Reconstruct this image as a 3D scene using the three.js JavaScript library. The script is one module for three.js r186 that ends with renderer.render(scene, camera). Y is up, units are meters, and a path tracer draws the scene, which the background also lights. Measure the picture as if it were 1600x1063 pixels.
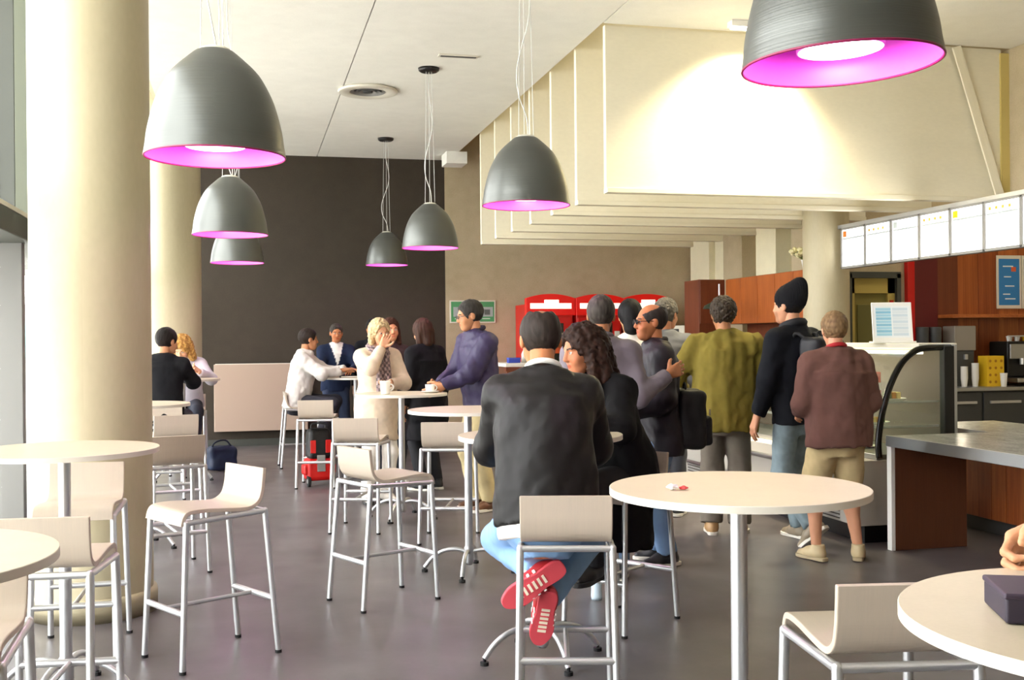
import * as THREE from 'three';
import { RoundedBoxGeometry } from 'three/addons/geometries/RoundedBoxGeometry.js';
import { RectAreaLightUniformsLib } from 'three/addons/lights/RectAreaLightUniformsLib.js';
import { mergeGeometries } from 'three/addons/utils/BufferGeometryUtils.js';
import { ImprovedNoise } from 'three/addons/math/ImprovedNoise.js';

// ---------------------------------------------------------------- camera, sky, exposure
const renderer = new THREE.WebGLRenderer({ antialias: true });
renderer.toneMapping = THREE.LinearToneMapping;
renderer.toneMappingExposure = 1.0;
renderer.shadowMap.enabled = true;
RectAreaLightUniformsLib.init();
const scene = new THREE.Scene();
const RAD = Math.PI / 180;
const camera = new THREE.PerspectiveCamera(2 * Math.atan(531.5 / 1700) / RAD, 1600 / 1063, 0.05, 200);
camera.position.set(0, 1.5, 0);
camera.rotation.set(-0.07 * RAD, -13.65 * RAD, -0.5 * RAD, 'YXZ');
// bright overcast sky, the same in every direction
scene.background = new THREE.Color().setRGB(0.97, 1.0, 1.0);
scene.backgroundIntensity = 11.8;

// ---------------------------------------------------------------- helpers
const noise3 = new ImprovedNoise();
const NZ = (x, y, z) => noise3.noise(x + 100.3, y + 57.7, z + 31.1);
let seed = 12345;
const rnd = () => { seed |= 0; seed = seed + 0x6D2B79F5 | 0; let t = Math.imul(seed ^ seed >>> 15, 1 | seed); t = t + Math.imul(t ^ t >>> 7, 61 | t) ^ t; return ((t ^ t >>> 14) >>> 0) / 4294967296; };
const taken = new Map();
function numbered(name) {
  const n = taken.get(name) ?? -1; taken.set(name, n + 1);
  return n < 0 ? name : name + '_' + String(n + 1).padStart(3, '0');
}
const lin = (c) => new THREE.Color(c);
function shade(o) { o.traverse((m) => { if (m.isMesh) { m.castShadow = true; m.receiveShadow = true; } }); return o; }
function fix(g) {                                     // every geometry: non-indexed, position, normal, uv
  let q = g.index ? g.toNonIndexed() : g;
  for (const k of Object.keys(q.attributes)) if (!['position', 'normal', 'uv', 'color'].includes(k)) q.deleteAttribute(k);
  if (!q.attributes.normal) q.computeVertexNormals();
  if (!q.attributes.uv) q.setAttribute('uv', new THREE.BufferAttribute(new Float32Array(q.attributes.position.count * 2), 2));
  return q;
}
function join(list) { const l = list.map(fix); return l.length === 1 ? l[0] : mergeGeometries(l); }
function part(name, geo, mat, parent, label) {
  const m = new THREE.Mesh(Array.isArray(geo) ? join(geo) : geo, mat);
  m.name = name; m.castShadow = m.receiveShadow = true;
  if (label) m.userData.label = label;
  parent.add(m); return m;
}
function thing(name, label, category, pos = [0, 0, 0], turn = 0, group) {
  const o = new THREE.Group(); o.name = numbered(name); o.position.set(...pos); o.rotation.y = turn;
  o.userData = { label, category }; if (group) o.userData.group = group;
  scene.add(o); return o;
}
function single(name, geo, mat, label, category, group) {
  const m = new THREE.Mesh(Array.isArray(geo) ? join(geo) : geo, mat);
  m.name = numbered(name); m.castShadow = m.receiveShadow = true;
  m.userData = { label, category }; if (group) m.userData.group = group;
  scene.add(m); return m;
}
function struct(name, geo, mat, label, parent = scene) {
  const m = new THREE.Mesh(Array.isArray(geo) ? join(geo) : geo, mat);
  m.name = parent === scene ? numbered(name) : name; m.castShadow = m.receiveShadow = true;
  if (parent === scene) m.userData = { kind: 'structure', label, category: name.split('_')[0] };
  parent.add(m); return m;
}
function structGroup(name, label, category) {
  const o = new THREE.Group(); o.name = numbered(name); o.userData = { kind: 'structure', label, category }; scene.add(o); return o;
}
function copyOf(root, pos, turn, label, group) {
  const base = root.name.replace(/_\d{3}$/, '');
  const c = root.clone(); c.name = numbered(base); c.position.set(...pos); c.rotation.y = turn;
  c.userData = { ...root.userData, label }; if (group) c.userData.group = group;
  scene.add(c); return c;
}
// box given by its extents, uv in metres
function bx(x0, x1, y0, y1, z0, z1) {
  const w = x1 - x0, h = y1 - y0, d = z1 - z0, g = new THREE.BoxGeometry(w, h, d);
  const p = g.attributes.position, n = g.attributes.normal, uv = g.attributes.uv;
  for (let i = 0; i < p.count; i++) {
    const X = p.getX(i) + (x0 + x1) / 2, Y = p.getY(i) + (y0 + y1) / 2, Z = p.getZ(i) + (z0 + z1) / 2;
    if (Math.abs(n.getX(i)) > .5) uv.setXY(i, Z, Y); else if (Math.abs(n.getY(i)) > .5) uv.setXY(i, X, Z); else uv.setXY(i, X, Y);
  }
  return g.translate((x0 + x1) / 2, (y0 + y1) / 2, (z0 + z1) / 2);
}
function rb(x0, x1, y0, y1, z0, z1, r = .005, seg = 2) {
  const w = x1 - x0, h = y1 - y0, d = z1 - z0;
  return new RoundedBoxGeometry(w, h, d, seg, Math.min(r, w / 2.1, h / 2.1, d / 2.1)).translate((x0 + x1) / 2, (y0 + y1) / 2, (z0 + z1) / 2);
}
function cyl(r0, r1, y0, y1, x = 0, z = 0, seg = 24) { return new THREE.CylinderGeometry(r1, r0, y1 - y0, seg).translate(x, (y0 + y1) / 2, z); }
const v3 = (a) => new THREE.Vector3(...a);
function rod(a, b, r, seg = 10, rEnd) {
  const A = v3(a), B = v3(b), d = B.clone().sub(A), g = new THREE.CylinderGeometry(rEnd ?? r, r, d.length(), seg);
  g.applyQuaternion(new THREE.Quaternion().setFromUnitVectors(new THREE.Vector3(0, 1, 0), d.normalize()));
  return g.translate((A.x + B.x) / 2, (A.y + B.y) / 2, (A.z + B.z) / 2);
}
function tube(pts, r, n = 24, seg = 8) { return new THREE.TubeGeometry(new THREE.CatmullRomCurve3(pts.map(v3)), n, r, seg); }
function lathe(pts, seg = 48) { return new THREE.LatheGeometry(pts.map((p) => new THREE.Vector2(...p)), seg); }

// ---------------------------------------------------------------- textures
function tex(size, fn, srgb = true, rep = 1) {
  const d = new Uint8Array(size * size * 4);
  for (let y = 0; y < size; y++) for (let x = 0; x < size; x++) {
    const c = fn(x / size, y / size), i = (y * size + x) * 4;
    d[i] = Math.max(0, Math.min(255, c[0])); d[i + 1] = Math.max(0, Math.min(255, c[1])); d[i + 2] = Math.max(0, Math.min(255, c[2])); d[i + 3] = 255;
  }
  const t = new THREE.DataTexture(d, size, size);
  t.wrapS = t.wrapT = THREE.RepeatWrapping; t.magFilter = THREE.LinearFilter; t.minFilter = THREE.LinearFilter;
  if (srgb) t.colorSpace = THREE.SRGBColorSpace; t.repeat.set(rep, rep); t.needsUpdate = true; return t;
}
// periodic value noise on the unit square
function pnoise(freq, s) {
  const g = new Float32Array(freq * freq), keep = seed; seed = s * 7919 + 13; for (let i = 0; i < g.length; i++) g[i] = rnd(); seed = keep;
  return (u, v) => {
    const x = u * freq, y = v * freq, xi = Math.floor(x), yi = Math.floor(y), f = x - xi, h = y - yi, sf = f * f * (3 - 2 * f), sh = h * h * (3 - 2 * h);
    const at = (a, b) => g[((b % freq) + freq) % freq * freq + ((a % freq) + freq) % freq];
    return (at(xi, yi) * (1 - sf) + at(xi + 1, yi) * sf) * (1 - sh) + (at(xi, yi + 1) * (1 - sf) + at(xi + 1, yi + 1) * sf) * sh;
  };
}
const nA = pnoise(6, 1), nB = pnoise(23, 2), nC = pnoise(90, 3), nD = pnoise(256, 4), nE = pnoise(14, 5);
const floorMap = tex(1024, (u, v) => {
  const a = nA(u, v) * .35 + nE(u, v) * .3 + nB(u, v) * .25 + nC(u, v) * .1, m = (a - .5) * 34 + (nD(u, v) - .5) * 2;
  return [92 + m, 86 + m, 86 + m * .95];
}, true, 1 / 3.3);
const floorRough = tex(512, (u, v) => { const a = 94 + (nA(u, v) - .5) * 20 + (nE(u, v) - .5) * 12; return [a, a, a]; }, false, 1 / 2.1);
const plaster = (r, g, b, amp = 5) => tex(512, (u, v) => { const m = (nB(u, v) - .5) * amp + (nD(u, v) - .5) * amp + (nA(u, v) - .5) * amp; return [r + m, g + m, b + m]; }, true, .5);
const plasterBump = tex(256, (u, v) => { const a = 128 + (nC(u, v) - .5) * 60 + (nD(u, v) - .5) * 60; return [a, a, a]; }, false, 1.5);
const woodMap = (r, g, b, amp = 26) => tex(512, (u, v) => {
  const w = nB(u * 1.0, v * .09 + .3) * .6 + nC(u, v * .05) * .7 + nD(u, v * .12) * .35 - .8, m = w * amp;
  return [r + m, g + m * .75, b + m * .5];
}, true, 1);
const fabricBump = tex(256, (u, v) => { const a = 128 + Math.sin(u * 2 * Math.PI * 42) * 40 + Math.sin(v * 2 * Math.PI * 42) * 40 + (nD(u, v) - .5) * 60; return [a, a, a]; }, false, 8);
const hairBump = tex(256, (u, v) => { const a = 128 + (nD(u, v * .04) - .5) * 220 + (nC(u, v * .05) - .5) * 80; return [a, a, a]; }, false, 4);
const brushed = tex(256, (u, v) => { const a = 128 + (nD(u * .02, v) - .5) * 120 + (nC(u * .03, v) - .5) * 70; return [a, a, a]; }, false, 1);
function canvasTex(w, h, draw) {
  const c = document.createElement('canvas'); c.width = w; c.height = h; draw(c.getContext('2d'), w, h);
  const t = new THREE.CanvasTexture(c); t.colorSpace = THREE.SRGBColorSpace; return t;
}

// ---------------------------------------------------------------- materials
const std = (color, roughness = .6, more = {}) => new THREE.MeshStandardMaterial({ color, roughness, ...more });
const phys = (color, roughness = .5, more = {}) => new THREE.MeshPhysicalMaterial({ color, roughness, ...more });
const M = {
  floor: phys('#ffffff', 1, { map: floorMap, roughnessMap: floorRough, specularIntensity: .9 }),
  ceiling: std('#ffffff', .85, { map: plaster(244, 242, 233, 4), bumpMap: plasterBump, bumpScale: .0004 }),
  cream: std('#ffffff', .75, { map: plaster(236, 227, 196, 5) }),
  creamBaffle: std('#ffffff', .7, { map: plaster(236, 228, 203, 4) }),
  beigeWall: std('#ffffff', .85, { map: plaster(184, 168, 138, 7), bumpMap: plasterBump, bumpScale: .0005 }),
  darkWall: std('#ffffff', .8, { map: plaster(54, 45, 34, 4), bumpMap: plasterBump, bumpScale: .0004 }),
  column: phys('#ffffff', .42, { map: plaster(184, 173, 143, 4), specularIntensity: .7 }),
  frame: std('#7c7b78', .45, { metalness: .5 }),
  frameDark: std('#4b4d47', .5, { metalness: .2 }),
  finPanel: std('#5d6152', .6),
  glass: phys('#ffffff', .02, { transmission: 1, thickness: 0, ior: 1.5 }),
  tintGlass: phys('#fafdfa', .03, { transmission: 1, thickness: 0, ior: 1.5 }),
  chrome: std('#d6d7d8', .32, { metalness: .8 }),
  alu: std('#c6c7c9', .36, { metalness: .8 }),
  steel: std('#a9abac', .3, { metalness: .9 }),
  black: std('#0d0d0d', .5),
  blackGloss: std('#080808', .22),
  rubber: std('#141414', .8),
  tabletop: phys('#ffffff', .38, { map: plaster(194, 181, 156, 4) }),
  tableEdge: std('#d6d0c3', .4),
  seat: phys('#ffffff', .4, { map: woodMap(186, 172, 155, 5), specularIntensity: .8 }),
  shadeOuter: std('#5c5d59', .38, { metalness: .55, bumpMap: brushed, bumpScale: .0006 }),
  shadeInner: std(new THREE.Color().setRGB(.86, .13, .80), .35),
  shadeRim: std('#8d1a4c', .4),
  wood: std('#ffffff', .42, { map: woodMap(150, 78, 32, 40) }),
  woodB: std('#ffffff', .42, { map: woodMap(136, 66, 26, 36) }),
  woodC: std('#ffffff', .42, { map: woodMap(164, 90, 40, 36) }),
  cherry: std('#ffffff', .45, { map: woodMap(164, 86, 32, 22) }),
  cherryDark: std('#ffffff', .5, { map: woodMap(104, 48, 20, 18) }),
  brownPanel: std('#ffffff', .5, { map: woodMap(92, 54, 30, 10) }),
  stone: phys('#ffffff', .22, { map: tex(512, (u, v) => { const m = (nB(u, v) - .5) * 26 + (nD(u, v) - .5) * 34; return [168 + m, 168 + m, 160 + m]; }, true, 1.2) }),
  red: std('#c4140f', .35), redDark: std('#5c0f10', .5), white: std('#f2f0ea', .45), offwhite: std('#dcd6c8', .5), grey: std('#8c8a86', .5), greyDark: std('#3f4041', .5),
};
// ---------------------------------------------------------------- the hall
const CEIL = 4.17, XL = -1.72, XR = 9.6, ZB = -16.0, ZF = 3.6;
struct('floor', bx(XL - .25, XR + .2, -.2, 0, ZB - .2, ZF + .2), M.floor, 'dark grey mottled vinyl floor of the cafeteria');
{
  const c = structGroup('ceiling', 'off-white ceiling of large flat panels with narrow dark joints', 'ceiling');
  struct('slab', [bx(-.97, 2.94, CEIL + .03, CEIL + .25, ZB - .2, ZF + .2), bx(2.94, XR + .2, CEIL + .03, CEIL + .25, -8.7, ZF + .2)], M.frameDark, '', c);
  for (const [a, b, p] of [[-.95, .994, ZB], [1.006, 2.944, ZB], [2.956, XR, -8.78]]) struct('panel', bx(a, b, CEIL, CEIL + .03, p, ZF), M.ceiling, '', c);
  struct('raised_panel', bx(2.7, XR, 4.75, 4.9, ZB - .2, -8.6), M.cream, '', c); struct('raised_side', bx(2.944, 2.96, CEIL + .03, 4.8, ZB, -8.78), M.cream, '', c); struct('raised_end', bx(2.944, XR, CEIL + .03, 4.8, -8.78, -8.7), M.cream, '', c);
  struct('edge_upstand', bx(-.99, -.95, CEIL, 4.5, ZB, ZF), M.cream, '', c);
  struct('recess_top', bx(XL - .25, -.95, 4.5, 4.7, ZB - .2, ZF + .2), M.cream, '', c);
}
struct('wall_back', bx(XL - .25, 2.87, 0, 4.7, ZB - .2, ZB), M.darkWall, 'dark brown painted end wall behind the seated group');
struct('wall_back', bx(2.87, XR, 0, 4.8, ZB - .2, ZB), M.beigeWall, 'beige end wall behind the vending machines');
struct('wall_right', bx(6.85, 7.05, 0, 4.8, ZB, -11.2), M.cream, 'cream side wall beyond the wooden cabinets');
{ // cream pilasters on the far right wall
  let k = 0;
  for (const [z0, z1, d] of [[-15.9, -15.2, .1], [-14.3, -13.7, .28], [-13.0, -12.45, .42], [-11.9, -11.45, .5]])
    struct('trim', bx(6.85 - d, 6.85, 0, 4.7, z0, z1), k++ % 2 ? M.beigeWall : M.cream, ['first', 'second', 'third', 'fourth'][k - 1] + ' shallow pilaster on the cream side wall, counted from the end wall');
}
struct('wall_kitchen', [bx(6.4, 6.56, 0, 4.8, -11.2, -11), bx(7.22, XR, 0, 4.8, -11.2, -11), bx(6.56, 7.22, 2.2, 4.8, -11.2, -11), bx(6.5, 7.3, 0, 2.3, -12.4, -12.3)], M.beigeWall, 'kitchen end wall with the door opening');
struct('wall_upper', bx(6.95, 7.1, 2.65, CEIL, -9.0, ZF), M.beigeWall, 'beige bulkhead wall above the servery');
struct('ceiling_kitchen', bx(6.95, XR, 2.66, 2.76, -9.0, ZF), M.ceiling, 'lower off-white ceiling over the servery');
struct('wall_side', bx(XR, XR + .2, 0, 4.8, -11.2, ZF + .2), M.beigeWall, 'beige side wall behind the servery');
struct('wall_front', bx(XL - .25, XR + .2, 0, 4.8, ZF, ZF + .2), M.beigeWall, 'beige wall at the near end of the hall behind the viewer');
{ // glazed wall on the left
  const g = structGroup('window_1', 'full-height glazed wall with grey metal posts on the window side', 'window');
  const ZW = -.05; struct('solid_bay', bx(XL - .25, XL + .05, 0, 4.5, ZW, ZF), M.cream, '', g);
  const zs = []; for (let k = -3; k <= 4; k++) zs.push(-8.5 + 2.1 * k);
  const edges = [ZB, ...zs.filter((z) => z > ZB), ZW];
  for (const z of zs.filter((z) => z > ZB)) {
    struct('mullion', rb(XL - .06, XL + .145, 0, 2.26, z - .05, z + .05, .006), M.frame, '', g);
    struct('mullion', rb(XL - .06, XL + .1, 2.36, 4.5, z - .03, z + .03, .006), M.frameDark, '', g);
  }
  struct('transom', rb(XL - .1, XL + .22, 2.22, 2.38, ZB, ZW, .01), M.frameDark, '', g);
  struct('transom_cap', bx(XL - .1, XL + .22, 2.38, 2.41, ZB, ZW), M.offwhite, '', g);
  struct('outer_canopy', bx(XL - .75, XL - .1, 2.27, 2.36, ZB, ZW), M.frame, '', g);
  struct('bottom_rail', bx(XL - .05, XL + .05, 0, .1, ZB, ZW), M.frame, '', g);
  struct('head_rail', bx(XL - .08, XL + .06, 4.38, 4.5, ZB, ZW), M.frameDark, '', g);
  for (let i = 0; i + 1 < edges.length; i++) {
    struct('pane', bx(XL - .006, XL + .002, .1, 2.24, edges[i] + .05, edges[i + 1] - .05), M.glass, '', g);
    struct('pane', bx(XL - .006, XL + .002, 2.41, 4.38, edges[i] + .03, edges[i + 1] - .03), M.glass, '', g);
  }
  for (const z of [-8.5, -12.7]) struct('fin_panel', rb(XL + .1, z < -10 ? -1.06 : -1.2, 2.3, 4.5, z - .03, z + .03, .004), M.finPanel, '', g);
}
// round columns with a low plinth ring
for (const [x, z, r, lb, top] of [[-.85, -6.47, .32, 'thick cream round column beside the nearest window tables', 4.5], [-.87, -13.75, .33, 'cream round column near the dark end wall', 4.5], [5.98, -10.45, .24, 'slimmer cream round pillar next to the menu boards', CEIL]]) {
  const c = structGroup('column', lb, 'column');
  struct('shaft', cyl(r, r, .12, top, x, z, 64), M.column, '', c);
  struct('plinth', lathe([[r, .125], [r + .018, .12], [r + .022, .1], [r + .022, 0], [0, 0]], 64).translate(x, 0, z), M.column, '', c);
}
// hanging cream baffles
{
  const ends = [6.88, 6.72, 6.5, 6.2, 6.05, 6.0, 5.95], names = ['nearest', 'second', 'third', 'fourth', 'fifth', 'sixth', 'farthest'];
  ends.forEach((e, i) => {
    const z = -8.85 - .85 * i, t = thing('ceiling_baffle', `${names[i]} of the big cream boards hung from the ceiling over the queue`, 'baffle', [2.95, 2.76, z], 0, 'cream ceiling baffles');
    part('board', rb(.03, e - 2.95, 0, (i ? 4.72 : CEIL) - 2.76, -.03, .03, .006), M.creamBaffle, t);
    part('bottom_lip', rb(.034, e - 2.954, -.022, .02, -.05, .05, .005), M.creamBaffle, t);
  });
  const s = thing('diagonal_strut', 'slanting cream strut across the end of the nearest ceiling board', 'strut', [6.82, 2.79, -8.775]);
  { const r = part('rib', rb(-.045, .045, 0, 1.44, -.008, .012, .004), M.creamBaffle, s); r.rotation.z = .32; }
  struct('trim_1', bx(6.86, 6.95, 2.65, CEIL - .04, -8.93, -8.8), std('#cdb86f', .6), 'narrow ochre vertical trim at the bulkhead corner');
}
struct('baseboard_back', bx(XL, 2.87, 0, .1, ZB, ZB + .015), M.frameDark, 'dark baseboard under the brown wall');
// ceiling fittings
{
  const t = thing('ceiling_vent', 'round louvred air vent set in the ceiling joint', 'vent', [1.27, CEIL, -11.65]);
  part('ring', lathe([[.19, 0], [.31, 0], [.32, -.02], [.3, -.035], [.2, -.03], [.19, 0]]), M.offwhite, t);
  for (let k = 0; k < 3; k++) part('louvre_ring', lathe([[.06 + .045 * k, -.005], [.09 + .045 * k, -.028], [.094 + .045 * k, -.026], [.065 + .045 * k, -.003]]), M.grey, t);
  part('centre_disc', cyl(.05, .055, -.03, -.004), M.greyDark, t);
  part('backing', cyl(.2, .2, -.003, -.0005), M.black, t);
  const s = thing('ceiling_slot', 'short grey slot diffuser in the ceiling panel', 'vent', [1.95, CEIL, -10.07]);
  part('frame', rb(-.19, .19, -.012, 0, -.05, .05, .003), M.offwhite, s); part('slot', bx(-.17, .17, -.014, -.01, -.02, .02), M.greyDark, s);
  single('ceiling_box', rb(2.76, 3.06, 4.0, CEIL, -15.6, -15.2, .006), M.ceiling, 'small white box under the ceiling where dark and beige walls meet', 'box');
}
{ // strip light close to the nearest baffle
  const t = thing('ceiling_light', 'white strip light on the ceiling in front of the nearest cream board', 'light', [4.28, CEIL, -8.5]);
  part('housing', rb(-.3, .3, -.05, 0, -.05, .05, .005), M.white, t);
  part('diffuser', rb(-.28, .28, -.062, -.05, -.04, .04, .004), std('#ffffff', .5, { emissive: lin('#fff6da'), emissiveIntensity: 4 }), t);
  const l = new THREE.SpotLight('#fff0c8', 52, 0, 1.0, .9, 2); l.position.set(4.28, CEIL - .08, -8.42); l.target.position.set(4.2, 2.9, -8.85); l.castShadow = true; l.shadow.radius = 4; scene.add(l, l.target);
}
// tubes hidden in the raised void between the boards
['first', 'second', 'third', 'fourth', 'fifth', 'sixth'].forEach((w, i) => {
  const z = -9.27 - .85 * i, t = thing('void_tube_light', `${w} tube light in the void between the cream boards`, 'light', [4.4, 4.75, z], 0, 'tube lights above the boards');
  part('housing', rb(-1.2, 1.2, -.04, 0, -.04, .04, .005), M.white, t); part('tube', rb(-1.15, 1.15, -.07, -.04, -.015, .015, .006), std('#ffffff', .5, { emissive: lin('#fff2cf'), emissiveIntensity: 3 }), t);
  const l = new THREE.RectAreaLight('#fff2cf', 7, 2.3, .06); l.position.set(4.4, 4.67, z); l.lookAt(4.4, 0, z); scene.add(l);
});
// servery ceiling lights (above the counter, behind the bulkhead)
for (const [x, z, lb] of [[8.1, -9.6, 'flat ceiling light over the back counter'], [8.0, -6.2, 'flat ceiling light over the servery aisle']]) {
  const yy = z < -9 ? CEIL : 2.66, t = thing('ceiling_panel_light', lb, 'light', [x, yy, z]);
  part('housing', rb(-.6, .6, -.04, 0, -.3, .3, .006), M.white, t);
  part('diffuser', rb(-.57, .57, -.05, -.038, -.27, .27, .004), std('#ffffff', .5, { emissive: lin('#fff1d2'), emissiveIntensity: 3 }), t);
  const l = new THREE.RectAreaLight('#fff1d2', 14, 1.1, .5); l.position.set(x, yy - .06, z); l.lookAt(x, 0, z); scene.add(l);
}
// outside
struct('ground', bx(-70, XL - .25, -.25, -.03, -90, 20), std('#cbc8c0', .9), 'pale paving outside the windows');
{
  const t = thing('building', 'low pale building with teal glazing far outside the window', 'building', [-9.5, -.03, -47]);
  part('wall', bx(-5, 6, 0, 2.9, -4, 0), M.offwhite, t); part('roof', bx(-5.2, 6.2, 2.9, 3.05, -4.2, .2), M.grey, t);
  for (let k = 0; k < 7; k++) part('window', bx(-4.7 + k * 1.5, -3.5 + k * 1.5, .9, 2.5, 0, .03), std('#6fb0b4', .2), t);
}
// ---------------------------------------------------------------- pendant lamps
const prof = [[.28, 0], [.2725, .045], [.266, .095], [.249, .169], [.225, .242], [.187, .315], [.155, .355], [.12, .388], [.077, .425], [.06, .43]];
const profC = new THREE.SplineCurve(prof.map((p) => new THREE.Vector2(...p))).getPoints(40).map((p) => [p.x, p.y]);
const shadeGeo = lathe(profC, 72), innerGeo = lathe(profC.filter((p) => p[1] < .41).map(([x, y]) => [Math.max(.01, x - .007), y + .002]), 72);
const rimGeo = new THREE.TorusGeometry(.277, .004, 8, 72).rotateX(Math.PI / 2);
const capGeo = lathe([[0, .445], [.045, .444], [.062, .436], [.064, .425]], 32);
const reflGeo = lathe([[.118, .042], [.122, .042], [.128, .12], [.125, .31], [.12, .31]], 48);
const diffGeo = cyl(.115, .115, .075, .081, 0, 0, 40);
const glowMat = std('#ffffff', .5, { emissive: lin('#ffe3f4'), emissiveIntensity: 3.2 });
const reflMat = std(new THREE.Color().setRGB(.92, .42, .85), .4);
const wireMat = std('#d9d8d2', .4), canopyMat = std('#1c1a19', .4);
function pendant(x, y, z, label, opt = {}) {
  const t = thing('pendant_lamp', label, 'lamp', [x, y, z], 0, 'graphite dome pendant lamps');
  const sh = part('shade', shadeGeo, M.shadeOuter, t); part('rim', rimGeo, M.shadeRim, sh);
  part('cap', capGeo, M.offwhite, sh);
  part('liner', innerGeo, M.shadeInner, t, 'magenta inside of the shade');
  part('reflector_ring', reflGeo, reflMat, t); part('diffuser', diffGeo, glowMat, t);
  const H = CEIL - y, s = 1 + x;
  part('canopy', lathe([[0, H - .04], [.08, H - .038], [.1, H - .025], [.105, H], [0, H]], 32), canopyMat, t);
  for (let k = 0; k < 3; k++) { const a = k * 2.094 + s; part('cable', [rod([Math.cos(a) * .055, .43, Math.sin(a) * .055], [Math.cos(a) * .03, H - .03, Math.sin(a) * .03], .0022, 6)], wireMat, t); }
  const w = opt.wave ?? .05, pts = [];
  for (let k = 0; k <= 10; k++) { const q = k / 10; pts.push([Math.sin(q * 9 + s * 3) * w * (1 - q) * (q > 0 ? 1 : .3), .44 + q * (H - .47), Math.cos(q * 7 + s) * w * (1 - q) * (q > 0 ? 1 : .3)]); }
  part('power_cord', tube(pts, .004, 60, 6), wireMat, t);
  if (opt.tilt) { sh.rotation.z = opt.tilt; for (const c of t.children) if (['liner', 'reflector_ring', 'diffuser'].includes(c.name)) c.rotation.z = opt.tilt; }
  const l = new THREE.PointLight('#ffc8f0', opt.power ?? 1.3, 0, 2); l.position.set(x, y + .055, z); l.castShadow = true; l.shadow.radius = 3; scene.add(l);
  shade(t); return t;
}
pendant(-.12, 2.245, -4.56, 'large dome pendant lamp nearest the thick window column');
pendant(-.12, 2.30, -8.45, 'second dome pendant lamp along the window row, partly under the first', { wave: .09 });
pendant(-.10, 2.33, -11.9, 'farthest dome pendant lamp of the window row, top hidden by another lamp', { wave: .07 });
pendant(1.655, 2.275, -2.8, 'big dome pendant lamp at upper right with the glowing pink inside showing', { tilt: .03 });
pendant(1.725, 2.345, -6.69, 'dome pendant lamp in front of the edge of the cream boards', { wave: .08 });
pendant(1.755, 2.40, -10.6, 'dome pendant lamp hanging where dark wall meets beige wall', { wave: .07 });
pendant(1.80, 2.49, -14.4, 'smallest dome pendant lamp hanging before the dark wall', { wave: .09 });

// ---------------------------------------------------------------- bar stools
function ribbon(pts, th) {                            // closed outline of a bent sheet
  const c = new THREE.SplineCurve(pts.map((p) => new THREE.Vector2(...p))).getPoints(56), up = [], dn = [];
  c.forEach((p, i) => { const a = c[Math.max(0, i - 1)], b = c[Math.min(c.length - 1, i + 1)], d = b.clone().sub(a).normalize(); up.push(new THREE.Vector2(p.x - d.y * th / 2, p.y + d.x * th / 2)); dn.push(new THREE.Vector2(p.x + d.y * th / 2, p.y - d.x * th / 2)); });
  return new THREE.Shape([...up, ...dn.reverse()]);
}
// profile: x = forward, y = height above the frame
const seatShape = ribbon([[.222, -.035], [.212, .0], [.185, .02], [.1, .022], [0, .014], [-.09, .008], [-.135, .014], [-.172, .04], [-.189, .085], [-.196, .135], [-.201, .188]], .013);
const seatGeo = new THREE.ExtrudeGeometry(seatShape, { depth: .35, bevelEnabled: true, bevelThickness: .004, bevelSize: .003, bevelSegments: 2, curveSegments: 8 }).translate(0, 0, -.175).rotateY(-Math.PI / 2);
{ const p = seatGeo.attributes.position, uv = seatGeo.attributes.uv; for (let i = 0; i < p.count; i++) uv.setXY(i, p.getX(i) * 2.5, (p.getZ(i) + p.getY(i)) * 2.5); }
const SH = .70;
function stoolModel() {
  const t = new THREE.Group(); t.name = 'bar_stool';
  part('seat_shell', seatGeo.clone().translate(0, SH, 0), M.seat, t);
  const r = .0145, fz = .205, rz = -.2, W = .178, sp = .03;
  for (const s of [-1, 1]) {
    part('front_leg', [rod([s * W, SH - .025, fz], [s * (W + .012), .012, fz + sp], r, 14), new THREE.SphereGeometry(r, 14, 8).translate(s * W, SH - .025, fz)], M.chrome, t);
    part('rear_leg', [rod([s * W, SH - .01, rz], [s * (W + .012), .012, rz - .06], r, 14), new THREE.SphereGeometry(r, 14, 8).translate(s * W, SH - .01, rz)], M.chrome, t);
    part('side_rail', [rod([s * W, SH - .025, fz], [s * W, SH - .012, rz], r * .9, 12)], M.chrome, t);
    part('foot_cap', [cyl(.016, .016, 0, .014, s * (W + .012), fz + sp, 14)], M.rubber, t); part('foot_cap', [cyl(.016, .016, 0, .014, s * (W + .012), rz - .06, 14)], M.rubber, t);
  }
  part('rear_rail', [rod([-W, SH - .012, rz], [W, SH - .012, rz], r * .9, 12)], M.chrome, t);
  const q = .265, fzz = fz + sp * .62, rzz = rz - .037, Wq = W + .008;
  part('footrest', [rod([-Wq, q, fzz], [Wq, q, fzz], r, 14)], M.chrome, t);
  part('rear_bar', [rod([-Wq, q, rzz], [Wq, q, rzz], r, 14)], M.chrome, t);
  part('stretcher', [rod([0, q, fzz], [0, q, rzz], r * .72, 10)], M.alu, t);
  return t;
}
const stool0 = stoolModel();
function stool(x, z, fx, fz, label) {                 // fx, fz: the way the sitter faces
  const c = stool0.clone(); c.name = numbered('bar_stool'); c.position.set(x, 0, z); c.rotation.y = Math.atan2(fx, fz);
  c.userData = { label, category: 'stool', group: 'chrome bar stools with beige bent shells' }; scene.add(c); return c;
}
stool(-.19, -5.39, -.86, .5, 'empty beige bar stool standing in the open beside the thick column');
stool(.76, -6.28, .9, -.42, 'empty beige bar stool turned right toward the pole table in the middle of the floor');
stool(1.24, -4.22, .267, -.963, 'beige bar stool under the man in the dark blazer');
stool(1.60, -2.56, .17, -.98, 'beige bar stool at bottom right between the two nearest round tables');
stool(-.8, -5.66, -.02, 1, 'beige bar stool between the round table and the thick column, facing the camera');
stool(-.70, -4.26, .1, -1, 'beige bar stool at left with its back half hidden by the nearest corner table');
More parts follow.
